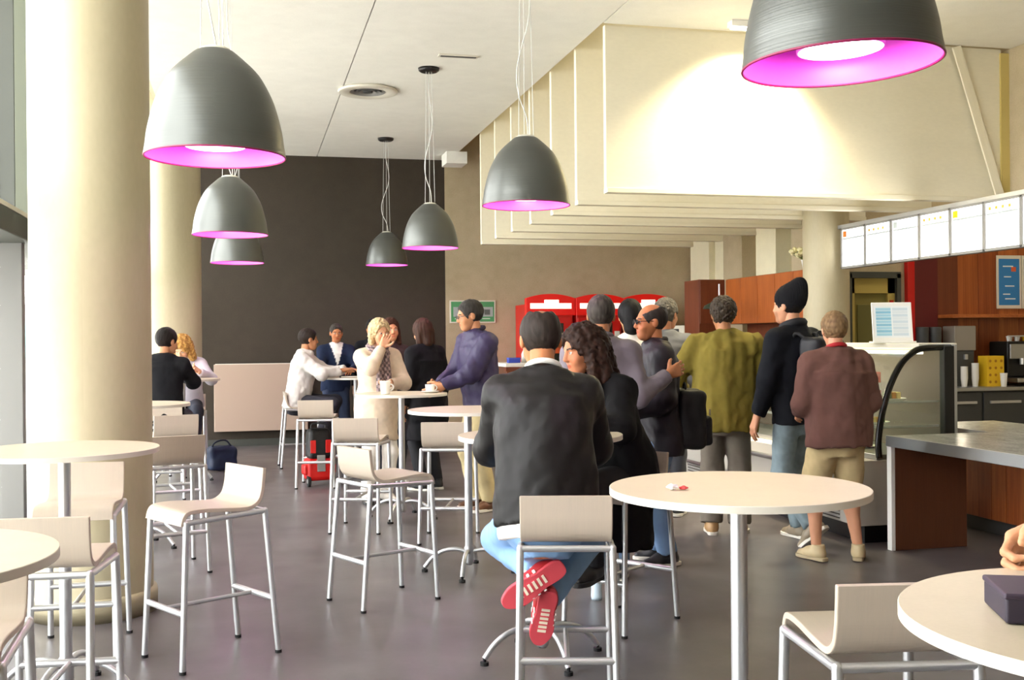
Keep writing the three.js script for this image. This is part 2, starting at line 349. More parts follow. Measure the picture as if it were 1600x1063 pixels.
stool(-.80, -3.2, .02, 1, 'beige bar stool cut off at the lower left corner under the nearest table');
stool(.87, -8.69, .325, -.945, 'beige bar stool in front of the blonde woman in the cream coat');
stool(1.46, -8.05, .3, -.95, 'beige bar stool with its back to us before the purple-jacket man');
stool(.62, -13.2, 1, -.05, 'bar stool under the man in the white jacket');
stool(.70, -11.4, .2, -1, 'empty bar stool with a red and black bag beneath it');
stool(-.50, -7.52, -.25, -.97, 'beige bar stool just behind the thick column on its right side');
stool(1.89, -5.43, -.81, .59, 'bar stool under the woman in the long black coat');
stool(-.62, -9.6, -.2, -.98, 'bar stool between the two far window tables');
stool(-.80, -11.0, -.05, -1, 'bar stool under the person in black by the window');
stool(-.66, -12.9, 0, 1, 'bar stool under the curly blonde person by the far column');

// ---------------------------------------------------------------- round bar tables
const TR = .385;
const topGeo = cyl(TR - .0014, TR - .0014, -.018, 0, 0, 0, 96), bandGeo = join([new THREE.CylinderGeometry(TR, TR, .0195, 96, 1, true).translate(0, -.01125, 0), new THREE.CylinderGeometry(TR - .0015, TR, .0015, 96, 1, true).translate(0, -.00075, 0), new THREE.RingGeometry(TR - .03, TR, 96, 1).rotateX(Math.PI / 2).translate(0, -.021, 0)]);
{ const p = topGeo.attributes.position, uv = topGeo.attributes.uv; for (let i = 0; i < p.count; i++) uv.setXY(i, p.getX(i) * 1.5, p.getZ(i) * 1.5); }
function tableModel() {
  const t = new THREE.Group(); t.name = 'bar_table'; const h = 1.05;
  part('tabletop', topGeo.clone().translate(0, h, 0), M.tabletop, t);
  part('edge_band', bandGeo.clone().translate(0, h, 0), M.tableEdge, t);
  part('mounting_plate', cyl(.11, .11, h - .028, h - .018, 0, 0, 32), M.greyDark, t);
  part('pole', [cyl(.025, .025, .06, h - .02, 0, 0, 32)], M.alu, t);
  part('hub', [lathe([[0, .05], [.02, .05], [.031, .07], [.031, .16], [.025, .17]], 28)], M.alu, t);
  for (let k = 0; k < 4; k++) {
    const a = k * Math.PI / 2 + .6, c = Math.cos(a), s = Math.sin(a), P = (r, y) => [c * r, y, s * r];
    const f = part('arched_foot', [tube([P(.02, .135), P(.09, .15), P(.17, .135), P(.24, .09), P(.29, .03)], .0135, 20, 10)], M.alu, t);
    part('glide', [cyl(.02, .02, 0, .016, c * .29, s * .29, 16), cyl(.008, .008, .012, .035, c * .29, s * .29, 10)], M.rubber, f);
  }
  return t;
}
const table0 = tableModel();
function table(x, z, turn, label, h = 1.05) {
  const c = table0.clone(); c.name = numbered('bar_table'); c.position.set(x, 0, z); c.rotation.y = turn;
  if (h !== 1.05) c.scale.y = h / 1.05;
  c.userData = { label, category: 'table', group: 'round beige bar tables on chrome poles' }; scene.add(c); return c;
}
table(1.425, -3.01, .2, 'big empty round bar table in the right foreground with a crumpled wrapper');
table(1.39, -1.43, .5, 'round bar table cut off at the lower right with a purple box on it');
table(-.76, -4.93, .3, 'round white bar table at left in front of the thick column');
table(-.79, -2.53, .1, 'round bar table cut off at the left edge, nearest the camera');
table(1.37, -6.86, .25, 'empty round bar table just left of the man in the dark blazer');
table(1.33, -4.93, .75, 'round bar table the man in the dark blazer leans on');
table(1.25, -9.1, .1, 'round bar table with two white cups, beside the man in the purple jacket');
table(1.27, -13.3, .4, 'far round bar table in front of the man in the white jacket');
table(-.80, -8.35, .2, 'round bar table half hidden behind the right side of the thick column');
table(-.68, -12.15, .6, 'bar table with the orange drink by the far column', 1.1);
// ---------------------------------------------------------------- people: distance fields meshed into one skin per garment
const { min, max, abs, sqrt, hypot, sin, cos } = Math;
function smin(a, b, k) { const h = max(k - abs(a - b), 0) / k; return min(a, b) - h * h * k * .25; }
function capD(x, y, z, c) {                           // c = [ax,ay,az,bx,by,bz,ra,rb]
  const dx = c[3] - c[0], dy = c[4] - c[1], dz = c[5] - c[2], px = x - c[0], py = y - c[1], pz = z - c[2];
  const l = dx * dx + dy * dy + dz * dz; let t = l > 0 ? (px * dx + py * dy + pz * dz) / l : 0; t = t < 0 ? 0 : t > 1 ? 1 : t;
  const ex = px - dx * t, ey = py - dy * t, ez = pz - dz * t;
  return sqrt(ex * ex + ey * ey + ez * ez) - (c[6] + (c[7] - c[6]) * t);
}
const cap = (a, b, ra, rb2) => [a.x, a.y, a.z, b.x, b.y, b.z, ra, rb2 ?? ra];
function elD(x, y, z, cx, cy, cz, rx, ry, rz) { const k = hypot((x - cx) / rx, (y - cy) / ry, (z - cz) / rz); return (k - 1) * min(rx, ry, rz); }
function sdfMesh(fn, lo, hi, cell, colorFn, uvFn) {
  const n = [0, 1, 2].map((i) => Math.ceil((hi[i] - lo[i]) / cell) + 2), [nx, ny, nz] = n, val = new Float32Array(nx * ny * nz), B = 4;
  for (let k = 0; k < nz; k += B) for (let j = 0; j < ny; j += B) for (let i = 0; i < nx; i += B) {
    const c = fn(lo[0] + (i + B / 2) * cell, lo[1] + (j + B / 2) * cell, lo[2] + (k + B / 2) * cell), far = abs(c) > B * cell * 1.75;
    for (let kk = k; kk < min(k + B, nz); kk++) for (let jj = j; jj < min(j + B, ny); jj++) for (let ii = i; ii < min(i + B, nx); ii++)
      val[(kk * ny + jj) * nx + ii] = far ? c : fn(lo[0] + ii * cell, lo[1] + jj * cell, lo[2] + kk * cell);
  }
  const idx = new Int32Array(nx * ny * nz).fill(-1), pos = [], tri = [], at = (i, j, k) => (k * ny + j) * nx + i;
  for (let k = 0; k + 1 < nz; k++) for (let j = 0; j + 1 < ny; j++) for (let i = 0; i + 1 < nx; i++) {
    let sx = 0, sy = 0, sz = 0, c = 0, neg = 0; const v = [];
    for (let q = 0; q < 8; q++) { const w = val[at(i + (q & 1), j + (q >> 1 & 1), k + (q >> 2))]; v.push(w); if (w < 0) neg++; }
    if (neg === 0 || neg === 8) continue;
    for (let q = 0; q < 8; q++) for (const b of [1, 2, 4]) if (!(q & b)) {
      const a0 = v[q], a1 = v[q | b]; if ((a0 < 0) === (a1 < 0)) continue;
      const t = a0 / (a0 - a1); sx += (q & 1) + (b === 1 ? t : 0); sy += (q >> 1 & 1) + (b === 2 ? t : 0); sz += (q >> 2) + (b === 4 ? t : 0); c++;
    }
    idx[at(i, j, k)] = pos.length / 3; pos.push(lo[0] + (i + sx / c) * cell, lo[1] + (j + sy / c) * cell, lo[2] + (k + sz / c) * cell);
  }
  const quad = (a, b, c, d, flip) => { if (a < 0 || b < 0 || c < 0 || d < 0) return; flip ? tri.push(a, c, b, a, d, c) : tri.push(a, b, c, a, c, d); };
  for (let k = 1; k + 1 < nz; k++) for (let j = 1; j + 1 < ny; j++) for (let i = 1; i + 1 < nx; i++) {
    const s = val[at(i, j, k)] < 0;
    if (s !== (val[at(i + 1, j, k)] < 0)) quad(idx[at(i, j - 1, k - 1)], idx[at(i, j, k - 1)], idx[at(i, j, k)], idx[at(i, j - 1, k)], !s);
    if (s !== (val[at(i, j + 1, k)] < 0)) quad(idx[at(i - 1, j, k - 1)], idx[at(i - 1, j, k)], idx[at(i, j, k)], idx[at(i, j, k - 1)], !s);
    if (s !== (val[at(i, j, k + 1)] < 0)) quad(idx[at(i - 1, j - 1, k)], idx[at(i, j - 1, k)], idx[at(i, j, k)], idx[at(i - 1, j, k)], !s);
  }
  const g = new THREE.BufferGeometry(), N = pos.length / 3;
  g.setAttribute('position', new THREE.Float32BufferAttribute(pos, 3)); g.setIndex(tri); g.computeVertexNormals();
  const uv = new Float32Array(N * 2), col = new Float32Array(N * 3);
  for (let i = 0; i < N; i++) {
    const x = pos[i * 3], y = pos[i * 3 + 1], z = pos[i * 3 + 2], c = colorFn ? colorFn(x, y, z) : [1, 1, 1], w = uvFn ? uvFn(x, y, z) : [x * .7 + z * .7, y];
    col[i * 3] = c[0]; col[i * 3 + 1] = c[1]; col[i * 3 + 2] = c[2]; uv[i * 2] = w[0]; uv[i * 2 + 1] = w[1];
  }
  g.setAttribute('uv', new THREE.BufferAttribute(uv, 2)); g.setAttribute('color', new THREE.BufferAttribute(col, 3));
  return g;
}
function boundsOf(caps, pad) {
  const lo = [1e9, 1e9, 1e9], hi = [-1e9, -1e9, -1e9];
  for (const c of caps) for (const [o, r] of [[0, c[6]], [3, c[7]]]) for (let i = 0; i < 3; i++) { lo[i] = min(lo[i], c[o + i] - r - pad); hi[i] = max(hi[i], c[o + i] + r + pad); }
  return [lo, hi];
}
function ik(a, c, l1, l2, pole) {
  const d = c.clone().sub(a); let L = d.length(); const m = (l1 + l2) * .995; if (L > m) { d.multiplyScalar(m / L); L = m; c = a.clone().add(d); }
  const n = d.clone().normalize(), x = (l1 * l1 - l2 * l2 + L * L) / (2 * L), h = sqrt(max(0, l1 * l1 - x * x));
  const p = pole.clone().sub(n.clone().multiplyScalar(pole.dot(n))).normalize();
  return [a.clone().add(n.multiplyScalar(x)).add(p.multiplyScalar(h)), c];
}
const skinMat = phys('#ffffff', .5, { vertexColors: true, specularIntensity: .5 });
const clothMats = {
  wool: phys('#ffffff', .9, { vertexColors: true, bumpMap: fabricBump, bumpScale: .0006, specularIntensity: .4 }),
  leather: phys('#ffffff', .5, { vertexColors: true, specularIntensity: .5 }),
  denim: phys('#ffffff', .85, { vertexColors: true, bumpMap: fabricBump, bumpScale: .0004 }),
  satin: phys('#ffffff', .55, { vertexColors: true, specularIntensity: .7 }),
};
const hairMat = phys('#ffffff', .62, { vertexColors: true, bumpMap: hairBump, bumpScale: .0005, specularIntensity: .35 });
const shoeMat = phys('#ffffff', .5, { vertexColors: true });
const rgb = (c) => { const k = lin(c); return [k.r, k.g, k.b]; };
const mottled = (c, amp = .12, f = 9) => { const [r, g, b] = rgb(c); return (x, y, z) => { const m = 1 + amp * NZ(x * f, y * f, z * f) + amp * .6 * NZ(x * f * 4, y * f * 4, z * f * 4); return [r * m, g * m, b * m]; }; };
const PROF = { // height above the pelvis, half width, half depth, offset forward
  m: [[-.2, .09, .08, 0], [-.1, .15, .108, -.01], [0, .166, .118, -.008], [.1, .156, .112, .002], [.2, .152, .108, .006], [.32, .168, .118, .006], [.42, .176, .114, 0], [.48, .15, .088, -.006], [.53, .08, .06, -.008], [.6, .05, .05, 0]],
  f: [[-.2, .09, .08, 0], [-.1, .158, .112, -.012], [0, .17, .118, -.01], [.1, .148, .104, 0], [.18, .132, .096, .004], [.3, .148, .118, .012], [.4, .15, .108, .004], [.47, .13, .08, -.004], [.52, .07, .055, -.006], [.6, .045, .045, 0]],
};
function hand(W, d, th, left, curl, S, color, out, spread = .12) {
  const n = left ? d.clone().cross(th) : th.clone().cross(d); n.normalize(); const side = th.clone().sub(d.clone().multiplyScalar(th.dot(d))).normalize();
  const pt = (a, b, c) => W.clone().addScaledVector(d, a * S).addScaledVector(side, b * S).addScaledVector(n, c * S);
  const palm = [], fingers = [];
  const base = [[.092, .033], [.096, .011], [.091, -.011], [.082, -.031]], len = [[.042, .026, .021], [.047, .029, .022], [.043, .027, .021], [.033, .021, .019]];
  base.forEach(([a, b], i) => {
    palm.push(cap(pt(.008, b * .55, 0), pt(a, b, 0), .0155 * S, .0135 * S));
    let p = pt(a, b, 0), ang = curl * .55, yaw = (1.5 - i) * spread * .5; const f = [];
    len[i].forEach((l, k) => {
      const dir = d.clone().multiplyScalar(cos(ang) * cos(yaw)).addScaledVector(side, sin(yaw) * cos(ang)).addScaledVector(n, sin(ang)), q = p.clone().addScaledVector(dir, l * S);
      f.push(cap(p, q, (.0098 - k * .0009) * S, (.0092 - k * .0012) * S)); p = q; ang += curl * (k === 0 ? .9 : .65);
    });
    fingers.push(f);
  });
  { // thumb leaves the side of the palm near its base
    const f = []; let p = pt(.025, .026, .006); const dirs = [[.62, .68, .28], [.8, .42, .35 + curl * .3], [.9, .12, .3 + curl * .5]];
    [.042, .034, .027].forEach((l, k) => { const [a, b, c] = dirs[k], dir = d.clone().multiplyScalar(a).addScaledVector(side, b).addScaledVector(n, c).normalize(), q = p.clone().addScaledVector(dir, l * S); f.push(cap(p, q, (.0145 - k * .002) * S, (.0125 - k * .0018) * S)); p = q; });
    fingers.push(f);
  }
  const wristC = cap(W.clone().addScaledVector(d, -.05), pt(.02, 0, 0), .027 * S, .024 * S);
  const fn = (x, y, z) => {
    let a = capD(x, y, z, wristC); for (const c of palm) a = smin(a, capD(x, y, z, c), .014);
    let b = 1; for (const f of fingers) { let g = 1; for (const c of f) g = smin(g, capD(x, y, z, c), .004); b = min(b, g); }
    return smin(a, b, .007);
  };
  const [lo, hi] = boundsOf([wristC, ...palm, ...fingers.flat()], .012);
  out.push(sdfMesh(fn, lo, hi, .0048, color));
}
function headField(o, S) {
  const f = o.female ? .95 : 1;
  return (x, y, z) => {
    x /= S; y /= S; z /= S;
    let d = elD(x, y, z, 0, .032, -.014, .076, .09, .097);
    d = smin(d, elD(x, y, z, 0, -.03, .028, .062 * f, .085, .066), .035);
    d = smin(d, elD(x, y, z, 0, -.092, .056, .034 * f, .024, .03), .04);
    for (const s of [-1, 1]) {
      d = -smin(-d, elD(x, y, z, s * .032, .004, .106, .021, .012, .022), .014);
      d = smin(d, elD(x, y, z, s * .03, .004, .078, .0135, .0115, .0125), .003);
      d = smin(d, capD(x, y, z, [s * .014, .024, .088, s * .046, .025, .074, .009, .007]), .012);
      d = smin(d, elD(x, y, z, s * .079, -.004, -.008, .011, .031, .019), .008);
      d = smin(d, elD(x, y, z, s * .04, -.035, .066, .02, .02, .018), .03);
    }
    d = smin(d, capD(x, y, z, [0, .012, .09, 0, -.026, .108, .0085, .0125]), .012);
    d = smin(d, elD(x, y, z, 0, -.032, .1, .0175, .009, .012), .008);
    d = smin(d, elD(x, y, z, 0, -.059, .088, .022, .0065, .011), .006);
    d = smin(d, elD(x, y, z, 0, -.069, .086, .02, .0065, .0105), .005);
    return d * S;
  };
}
function hairField(o, S) {
  const hs = o.hair, t = hs.t ?? .012, amp = hs.curl ?? .003, fq = hs.freq ?? 42, lock = (hs.locks ?? []).map((l) => [...l]);
  return (x, y, z) => {
    x /= S; y /= S; z /= S;
    let d = elD(x, y, z, 0, .034, -.016, .078 + t, .093 + t, .1 + t);
    if (hs.volume) d = smin(d, elD(x, y, z, ...hs.volume), .03);
    const face = elD(x, y, z, 0, -.05 + (hs.line ?? 0), .115, .088, .122, .1);
    d = -smin(-d, face, .012);
    if (hs.nape !== undefined) d = max(d, hs.nape - y + (z > 0 ? z * .9 : 0));
    if (hs.ears !== false) for (const s of [-1, 1]) d = -smin(-d, elD(x, y, z, s * .088, -.012, .004, .03, .036, .03), .008);
    if (hs.bald) d = -smin(-d, elD(x, y, z, 0, .13, hs.baldZ ?? .045, hs.bald, .085, hs.bald * 1.35), hs.baldK ?? .012);
    for (const l of lock) d = smin(d, capD(x, y, z, l), .025);
    d += amp * (NZ(x * fq, y * fq * (hs.straight ? .25 : 1), z * fq) + .6 * NZ(x * fq * 2.1 + 9, y * fq * (hs.straight ? .3 : 2.1), z * fq * 2.1));
    return d * S;
  };
}
function shoe(A, f, u, S, o, name, parent) {
  f = f.clone().normalize(); const sd = f.clone().cross(u).normalize(); u = sd.clone().cross(f).normalize();
  const P = (a, b, c = 0) => A.clone().addScaledVector(f, a * S).addScaledVector(u, b * S).addScaledVector(sd, c * S);
  const cs = [cap(P(-.045, -.035), P(.06, -.03), .036 * S, .04 * S), cap(P(.06, -.036), P(.155, -.05), .04 * S, .028 * S), cap(P(-.01, -.02), P(-.02, .03), .044 * S, .046 * S)];
  const fn = (x, y, z) => {
    let d = 1; for (const c of cs) d = smin(d, capD(x, y, z, c), .04);
    const h = (x - A.x) * u.x + (y - A.y) * u.y + (z - A.z) * u.z; return max(d, -h - .058 * S, h - .035 * S);
  };
  const [lo, hi] = boundsOf(cs, .03), m = part(name, sdfMesh(fn, lo, hi, .008, mottled(o.color, .1)), shoeMat, parent);
  const sh = new THREE.Shape(), ol = [[-.092, 0], [-.085, .026], [-.05, .036], [.02, .034], [.09, .046], [.14, .042], [.18, .02], [.19, 0], [.18, -.022], [.14, -.042], [.09, -.044], [.02, -.034], [-.05, -.035], [-.085, -.026]];
  sh.setFromPoints(new THREE.SplineCurve([...ol, ol[0]].map((p) => new THREE.Vector2(p[0] * S, p[1] * S))).getPoints(60));
  const g = new THREE.ExtrudeGeometry(sh, { depth: .018 * S, bevelEnabled: true, bevelThickness: .003, bevelSize: .003, bevelSegments: 2 });
  g.applyMatrix4(new THREE.Matrix4().makeBasis(f, sd, f.clone().cross(sd))); const up = f.clone().cross(sd); const q = P(0, -.074); g.translate(q.x, q.y, q.z); if (up.dot(u) < 0) g.translate(u.x * .02 * S, u.y * .02 * S, u.z * .02 * S);
  const s = part('sole', g, std(o.sole ?? '#d8d2c6', .7), m);
  if (o.tread) { // pale tread bars on the underside
    for (let k = 0; k < 6; k++) { const c = P(.0 + k * .022, -.0755); const b = new THREE.BoxGeometry(.011 * S, .034 * S, .006 * S); b.applyMatrix4(new THREE.Matrix4().makeBasis(f, sd, u.clone().negate())); b.translate(c.x, c.y, c.z); part('tread_bar', b, std('#f3e6cf', .7), m); }
  }
  if (o.stripes) for (let k = 0; k < 3; k++) { const b = new RoundedBoxGeometry(.012 * S, .09 * S, .006 * S, 1, .002); b.applyMatrix4(new THREE.Matrix4().makeBasis(f, u, sd)); for (const e of [-1, 1]) { const c = P(.02 + k * .028, -.03, e * .043), b2 = b.clone().translate(c.x, c.y, c.z); part('stripe', b2, M.white, m); } }
  return m;
}
function person(o) {
  const S = o.h / 1.75, sex = o.female ? 'f' : 'm', t = thing('person', o.label, 'person', [o.x, 0, o.z], o.yaw * RAD), Vv = (a) => new THREE.Vector3(...a);
  const lean = (o.lean ?? 2) * RAD, side = (o.side ?? 0) * RAD, U = Vv([sin(side), cos(lean) * cos(side), sin(lean)]).normalize();
  const pelvis = Vv(o.pelvis ?? (o.sit ? [0, o.sit + .085, -.03] : [0, .94 * S, 0])), neck = pelvis.clone().addScaledVector(U, .54 * S);
  const tw = (o.twist ?? 0) * RAD, Lr = Vv([cos(tw), 0, -sin(tw)]), L = Lr.clone().addScaledVector(U, -Lr.dot(U)).normalize(), F = L.clone().cross(U).normalize();
  const sw = (o.female ? .158 : .178) * S * (o.broad ?? 1), sh = [1, -1].map((s) => neck.clone().addScaledVector(U, -.078 * S).addScaledVector(L, s * sw));
  const hp = [1, -1].map((s) => pelvis.clone().add(Vv([s * .088 * S, -.03 * S, 0])));
  const arms = [o.L ?? {}, o.R ?? {}].map((a, i) => {
    const s = i ? -1 : 1, w0 = Vv(a.wrist ?? [sh[i].x + s * .07, sh[i].y - .52 * S, sh[i].z + .05]);
    const [e, w] = ik(sh[i], w0, .285 * S, .255 * S, Vv(a.pole ?? [s * .5, -.2, -1])); return { s: sh[i], e, w, a };
  });
  const legs = [o.LL ?? {}, o.RL ?? {}].map((a, i) => {
    const s = i ? -1 : 1, k0 = Vv(a.ankle ?? [s * .1 * S, .078 * S, -.02]);
    const [k, an] = ik(hp[i], k0, .43 * S, .425 * S, Vv(a.pole ?? [s * .1, 0, 1])); return { h: hp[i], k, an, a };
  });
  const toT = (x, y, z) => { x -= pelvis.x; y -= pelvis.y; z -= pelvis.z; return [x * L.x + y * L.y + z * L.z, x * U.x + y * U.y + z * U.z, x * F.x + y * F.y + z * F.z]; };
  const P0 = PROF[sex].map((r) => r.map((v) => v * S)), bend = (o.bend ?? 0) * S;
  const torso = (x, y, z, inf, boxy, y0) => {
    const q = toT(x, y, z); let i = 0; while (i < P0.length - 2 && q[1] > P0[i + 1][0]) i++;
    const a = P0[i], b = P0[i + 1]; let u = (q[1] - a[0]) / (b[0] - a[0]); u = max(0, min(1, u)); u = u * u * (3 - 2 * u);
    let w = a[1] + (b[1] - a[1]) * u + inf, d = a[2] + (b[2] - a[2]) * u + inf, zo = a[3] + (b[3] - a[3]) * u;
    if (boxy && q[1] < .4 * S) { w = w + (max(.172 * S + inf, w) - w) * boxy; d = d + (max(.116 * S + inf, d) - d) * boxy; }
    w *= o.girth ?? 1; d *= o.girth ?? 1;
    const h = q[1] / (.54 * S); zo -= bend * 4 * max(0, h) * max(0, 1 - h);
    return max((hypot(q[0] / w, (q[2] - zo) / d) - 1) * min(w, d), y0 - q[1], q[1] - .56 * S);
  };
  // head placement
  const hd = o.head ?? {}, hq = new THREE.Quaternion().setFromEuler(new THREE.Euler((hd.pitch ?? 0) * RAD, (hd.yaw ?? 0) * RAD, (hd.roll ?? 0) * RAD, 'YXZ'));
  const hUp = Vv([0, 1, 0]).applyQuaternion(hq), hF = Vv([0, 0, 1]).applyQuaternion(hq);
  const hc = neck.clone().addScaledVector(U, .05 * S).addScaledVector(hUp, .108 * S).addScaledVector(hF, .03 * S), hI = hq.clone().invert(), hS = S * (o.headScale ?? 1);
  const toH = (() => { const m = new THREE.Matrix4().makeRotationFromQuaternion(hI).elements; return (x, y, z) => { x -= hc.x; y -= hc.y; z -= hc.z; return [m[0] * x + m[4] * y + m[8] * z, m[1] * x + m[5] * y + m[9] * z, m[2] * x + m[6] * y + m[10] * z]; }; })();
  // ---- body
  const skinBase = rgb(o.skin ?? '#c98f6c'), browC = rgb(o.hair?.color ?? '#2a2019');
  const skinCol = (x, y, z) => { const m = 1 + .06 * NZ(x * 22, y * 22, z * 22); return [skinBase[0] * m, skinBase[1] * m, skinBase[2] * m]; };
  const faceCol = (X, Y, Z) => {
    let [x, y, z] = toH(X, Y, Z).map((v) => v / hS); const c = skinCol(X, Y, Z);
    if (z > .05) {
      for (const s of [-1, 1]) {
        const ex = x - s * .03, ey = y - .004;
        if (hypot(ex / .0125, ey / .0068) < 1 && z > .077) return hypot(ex, ey) < .0058 ? [.035, .025, .02] : [.6, .57, .53];
        if (abs(y - .026 + (abs(x) - .03) * (abs(x) - .03) * 8) < .0042 && abs(abs(x) - .032) < .017) return browC;
      }
      if (hypot(x / .0225, (y + .064) / .0125) < 1 && z > .08) return [c[0] * .86, c[1] * .52, c[2] * .52];
      if (hypot((abs(x) - .04) / .022, (y + .03) / .02) < 1) return [c[0] * 1.04, c[1] * .92, c[2] * .92];
      if (o.stubble && y < -.035) return [c[0] * .8, c[1] * .8, c[2] * .8];
    }
    return c;
  };
  const bc = [];
  for (const { s, e, w } of arms) bc.push(cap(s, e, .05 * S, .039 * S), cap(e, w, .04 * S, .025 * S));
  for (const { h, k, an } of legs) { bc.push(cap(h, k, .078 * S, .053 * S)); const m = k.clone().lerp(an, .3); bc.push(cap(k, m, .05 * S, .055 * S), cap(m, an, .055 * S, .034 * S)); }
  bc.push(cap(neck.clone().addScaledVector(U, -.05 * S), hc.clone().addScaledVector(hUp, -.03 * S).addScaledVector(hF, -.025 * S), .054 * S, .05 * S));
  const bodyF = (x, y, z) => { let d = torso(x, y, z, -.012, 0, -.2 * S); for (const c of bc) d = smin(d, capD(x, y, z, c), .03); return d; };
  const torsoCap = cap(pelvis, neck, .2, .2), [lo, hi] = boundsOf([...bc, torsoCap], .02), skins = [sdfMesh(bodyF, lo, hi, .015, skinCol)];
  { const hf = headField(o, hS), R = .16 * S; skins.push(sdfMesh((x, y, z) => { const q = toH(x, y, z); return hf(q[0], q[1], q[2]); }, [hc.x - R, hc.y - R, hc.z - R], [hc.x + R, hc.y + R, hc.z + R], .0042, faceCol)); }
  arms.forEach(({ e, w, a }, i) => {
    const d = a.dir ? Vv(a.dir).normalize() : w.clone().sub(e).normalize(); let th = a.thumb ? Vv(a.thumb) : Vv([i ? .4 : -.4, 0, 1]);
    if (abs(th.clone().normalize().dot(d)) > .95) th = Vv([i ? 1 : -1, .2, 0]); th.addScaledVector(d, -th.dot(d)).normalize();
    hand(w, d, th, i === 0, a.curl ?? .45, S, skinCol, skins);
  });
  part('body', mergeGeometries(skins), skinMat, t);
  // ---- garments
  const T = o.top, cellT = T.cell ?? .013, inf = (T.inf ?? .016), fold = T.fold ?? .007, hem = (T.hem ?? -.07) * S;
  const upper = [], fore = [];
  arms.forEach(({ s, e, w }) => { upper.push(cap(s, e, .047 * S + inf, .044 * S + inf * .9), cap(neck.clone().addScaledVector(U, -.03 * S), s, .045 * S + inf, .042 * S + inf)); const E = w.clone().lerp(e, T.cuff ?? .04); fore.push([cap(e, E, .045 * S + inf * .9, (T.cuffR ?? .033) * S + inf * .6), E, w.clone().sub(e).normalize()]); });
  const skirt = T.skirt ? cap(pelvis.clone().addScaledVector(U, .05), Vv(T.skirt), T.skirtR?.[0] ?? .15, T.skirtR?.[1] ?? .17) : null;
  const foldF = (x, y, z) => fold * (NZ(x * 7 + y * 3, y * 4 - x * 2, z * 7) * 1.1 + .55 * NZ(x * 15 + y * 8, y * 9, z * 15 - y * 5) + (T.drape ? T.drape / fold * NZ(x * 17 + 3, y * 1.6, z * 17) : 0) + (fold > .008 ? .3 * NZ(x * 34, y * 22 + x * 11, z * 34) : 0));
  const topF = (x, y, z) => {
    let d = torso(x, y, z, inf, T.boxy ?? .6, hem); if (skirt) d = smin(d, max(capD(x, y, z, skirt), skirt[4] + .0 - y), .06);
    for (const c of upper) d = smin(d, capD(x, y, z, c), .045);
    if (!T.short) for (const [c, E, dir] of fore) d = smin(d, max(capD(x, y, z, c), (x - E.x) * dir.x + (y - E.y) * dir.y + (z - E.z) * dir.z), .03);
    return d + foldF(x, y, z);
  };
  { const bs = boundsOf([torsoCap, ...upper, ...fore.map((q) => q[0]), ...(skirt ? [skirt] : [])], .03 + fold); part(T.name ?? 'shirt', sdfMesh(topF, bs[0], bs[1], cellT, T.colorFn ? T.colorFn(toT) : mottled(T.color, T.mottle ?? .1)), clothMats[T.mat ?? 'wool'], t); }
  if (o.tail) { const bs = boundsOf([cap(pelvis, pelvis, .26, .26)], .02); part('shirt_tail', sdfMesh((x, y, z) => max(torso(x, y, z, inf * .75, .8, -.125 * S), toT(x, y, z)[1] + .02 * S) + .004 * NZ(x * 16, y * 12, z * 16), bs[0], bs[1], .012, mottled(o.tail, .04)), clothMats.wool, t); }
  if (o.collar) { // folded collar ring round the neck
    const c0 = neck.clone().addScaledVector(U, (o.collar.y ?? .02) * S), pts = []; for (let k = 0; k < 16; k++) { const a = k / 16 * 2 * Math.PI, r = (o.collar.r ?? .064) * S; pts.push(c0.clone().addScaledVector(L, cos(a) * r).addScaledVector(F, sin(a) * r * 1.02).addScaledVector(U, -.02 * sin(a) * S)); }
    part(o.collar.name ?? 'collar', new THREE.TubeGeometry(new THREE.CatmullRomCurve3(pts, true), 40, (o.collar.w ?? .014) * S, 8, true), std(o.collar.color, .75), t);
  }
  const Q = o.pants; if (Q) {
    const li = Q.inf ?? .014, pc = [], cuts = [];
    for (const { h, k, an } of legs) {
      const dT = k.clone().sub(h).normalize(), dS = an.clone().sub(k).normalize();
      if (Q.shorts) { const E = k.clone().addScaledVector(dT, Q.shorts); pc.push(cap(h, E, .084 * S + li, .07 * S + li)); cuts.push([E, dT]); } else { const E = an.clone().addScaledVector(dS, Q.end ?? -.005); pc.push(cap(h, k, .078 * S + li, .058 * S + li), cap(k, E, .058 * S + li, (Q.ankle ?? .047) * S + li)); cuts.push(null, [E, dS]); }
    }
    const wz = (Q.waist ?? .0) * S, pf = (x, y, z) => {
      const q = toT(x, y, z); let d = max(torso(x, y, z, li * .7, 0, -.2 * S), q[1] - wz);
      pc.forEach((c, i) => { let e = capD(x, y, z, c); if (cuts[i]) { const [E, D] = cuts[i]; e = max(e, (x - E.x) * D.x + (y - E.y) * D.y + (z - E.z) * D.z); } d = smin(d, e, .03); });
      return d + (Q.fold ?? .006) * (NZ(x * 9, y * 5 + x * 3, z * 9) + .6 * NZ(x * 19, y * 15, z * 19));
    };
    const bs = boundsOf([...pc, cap(pelvis, pelvis, .24, .24)], .03); part(Q.name ?? 'trousers', sdfMesh(pf, bs[0], bs[1], .013, mottled(Q.color, Q.mottle ?? .12)), clothMats[Q.mat ?? 'denim'], t);
  }
  if (o.shoes) legs.forEach(({ an, a }, i) => { const s = i ? -1 : 1; shoe(an, Vv(a.foot ?? [s * .2, 0, 1]), Vv(a.up ?? [0, 1, 0]), S, { ...o.shoes, ...(a.shoe ?? {}) }, 'shoe', t); });
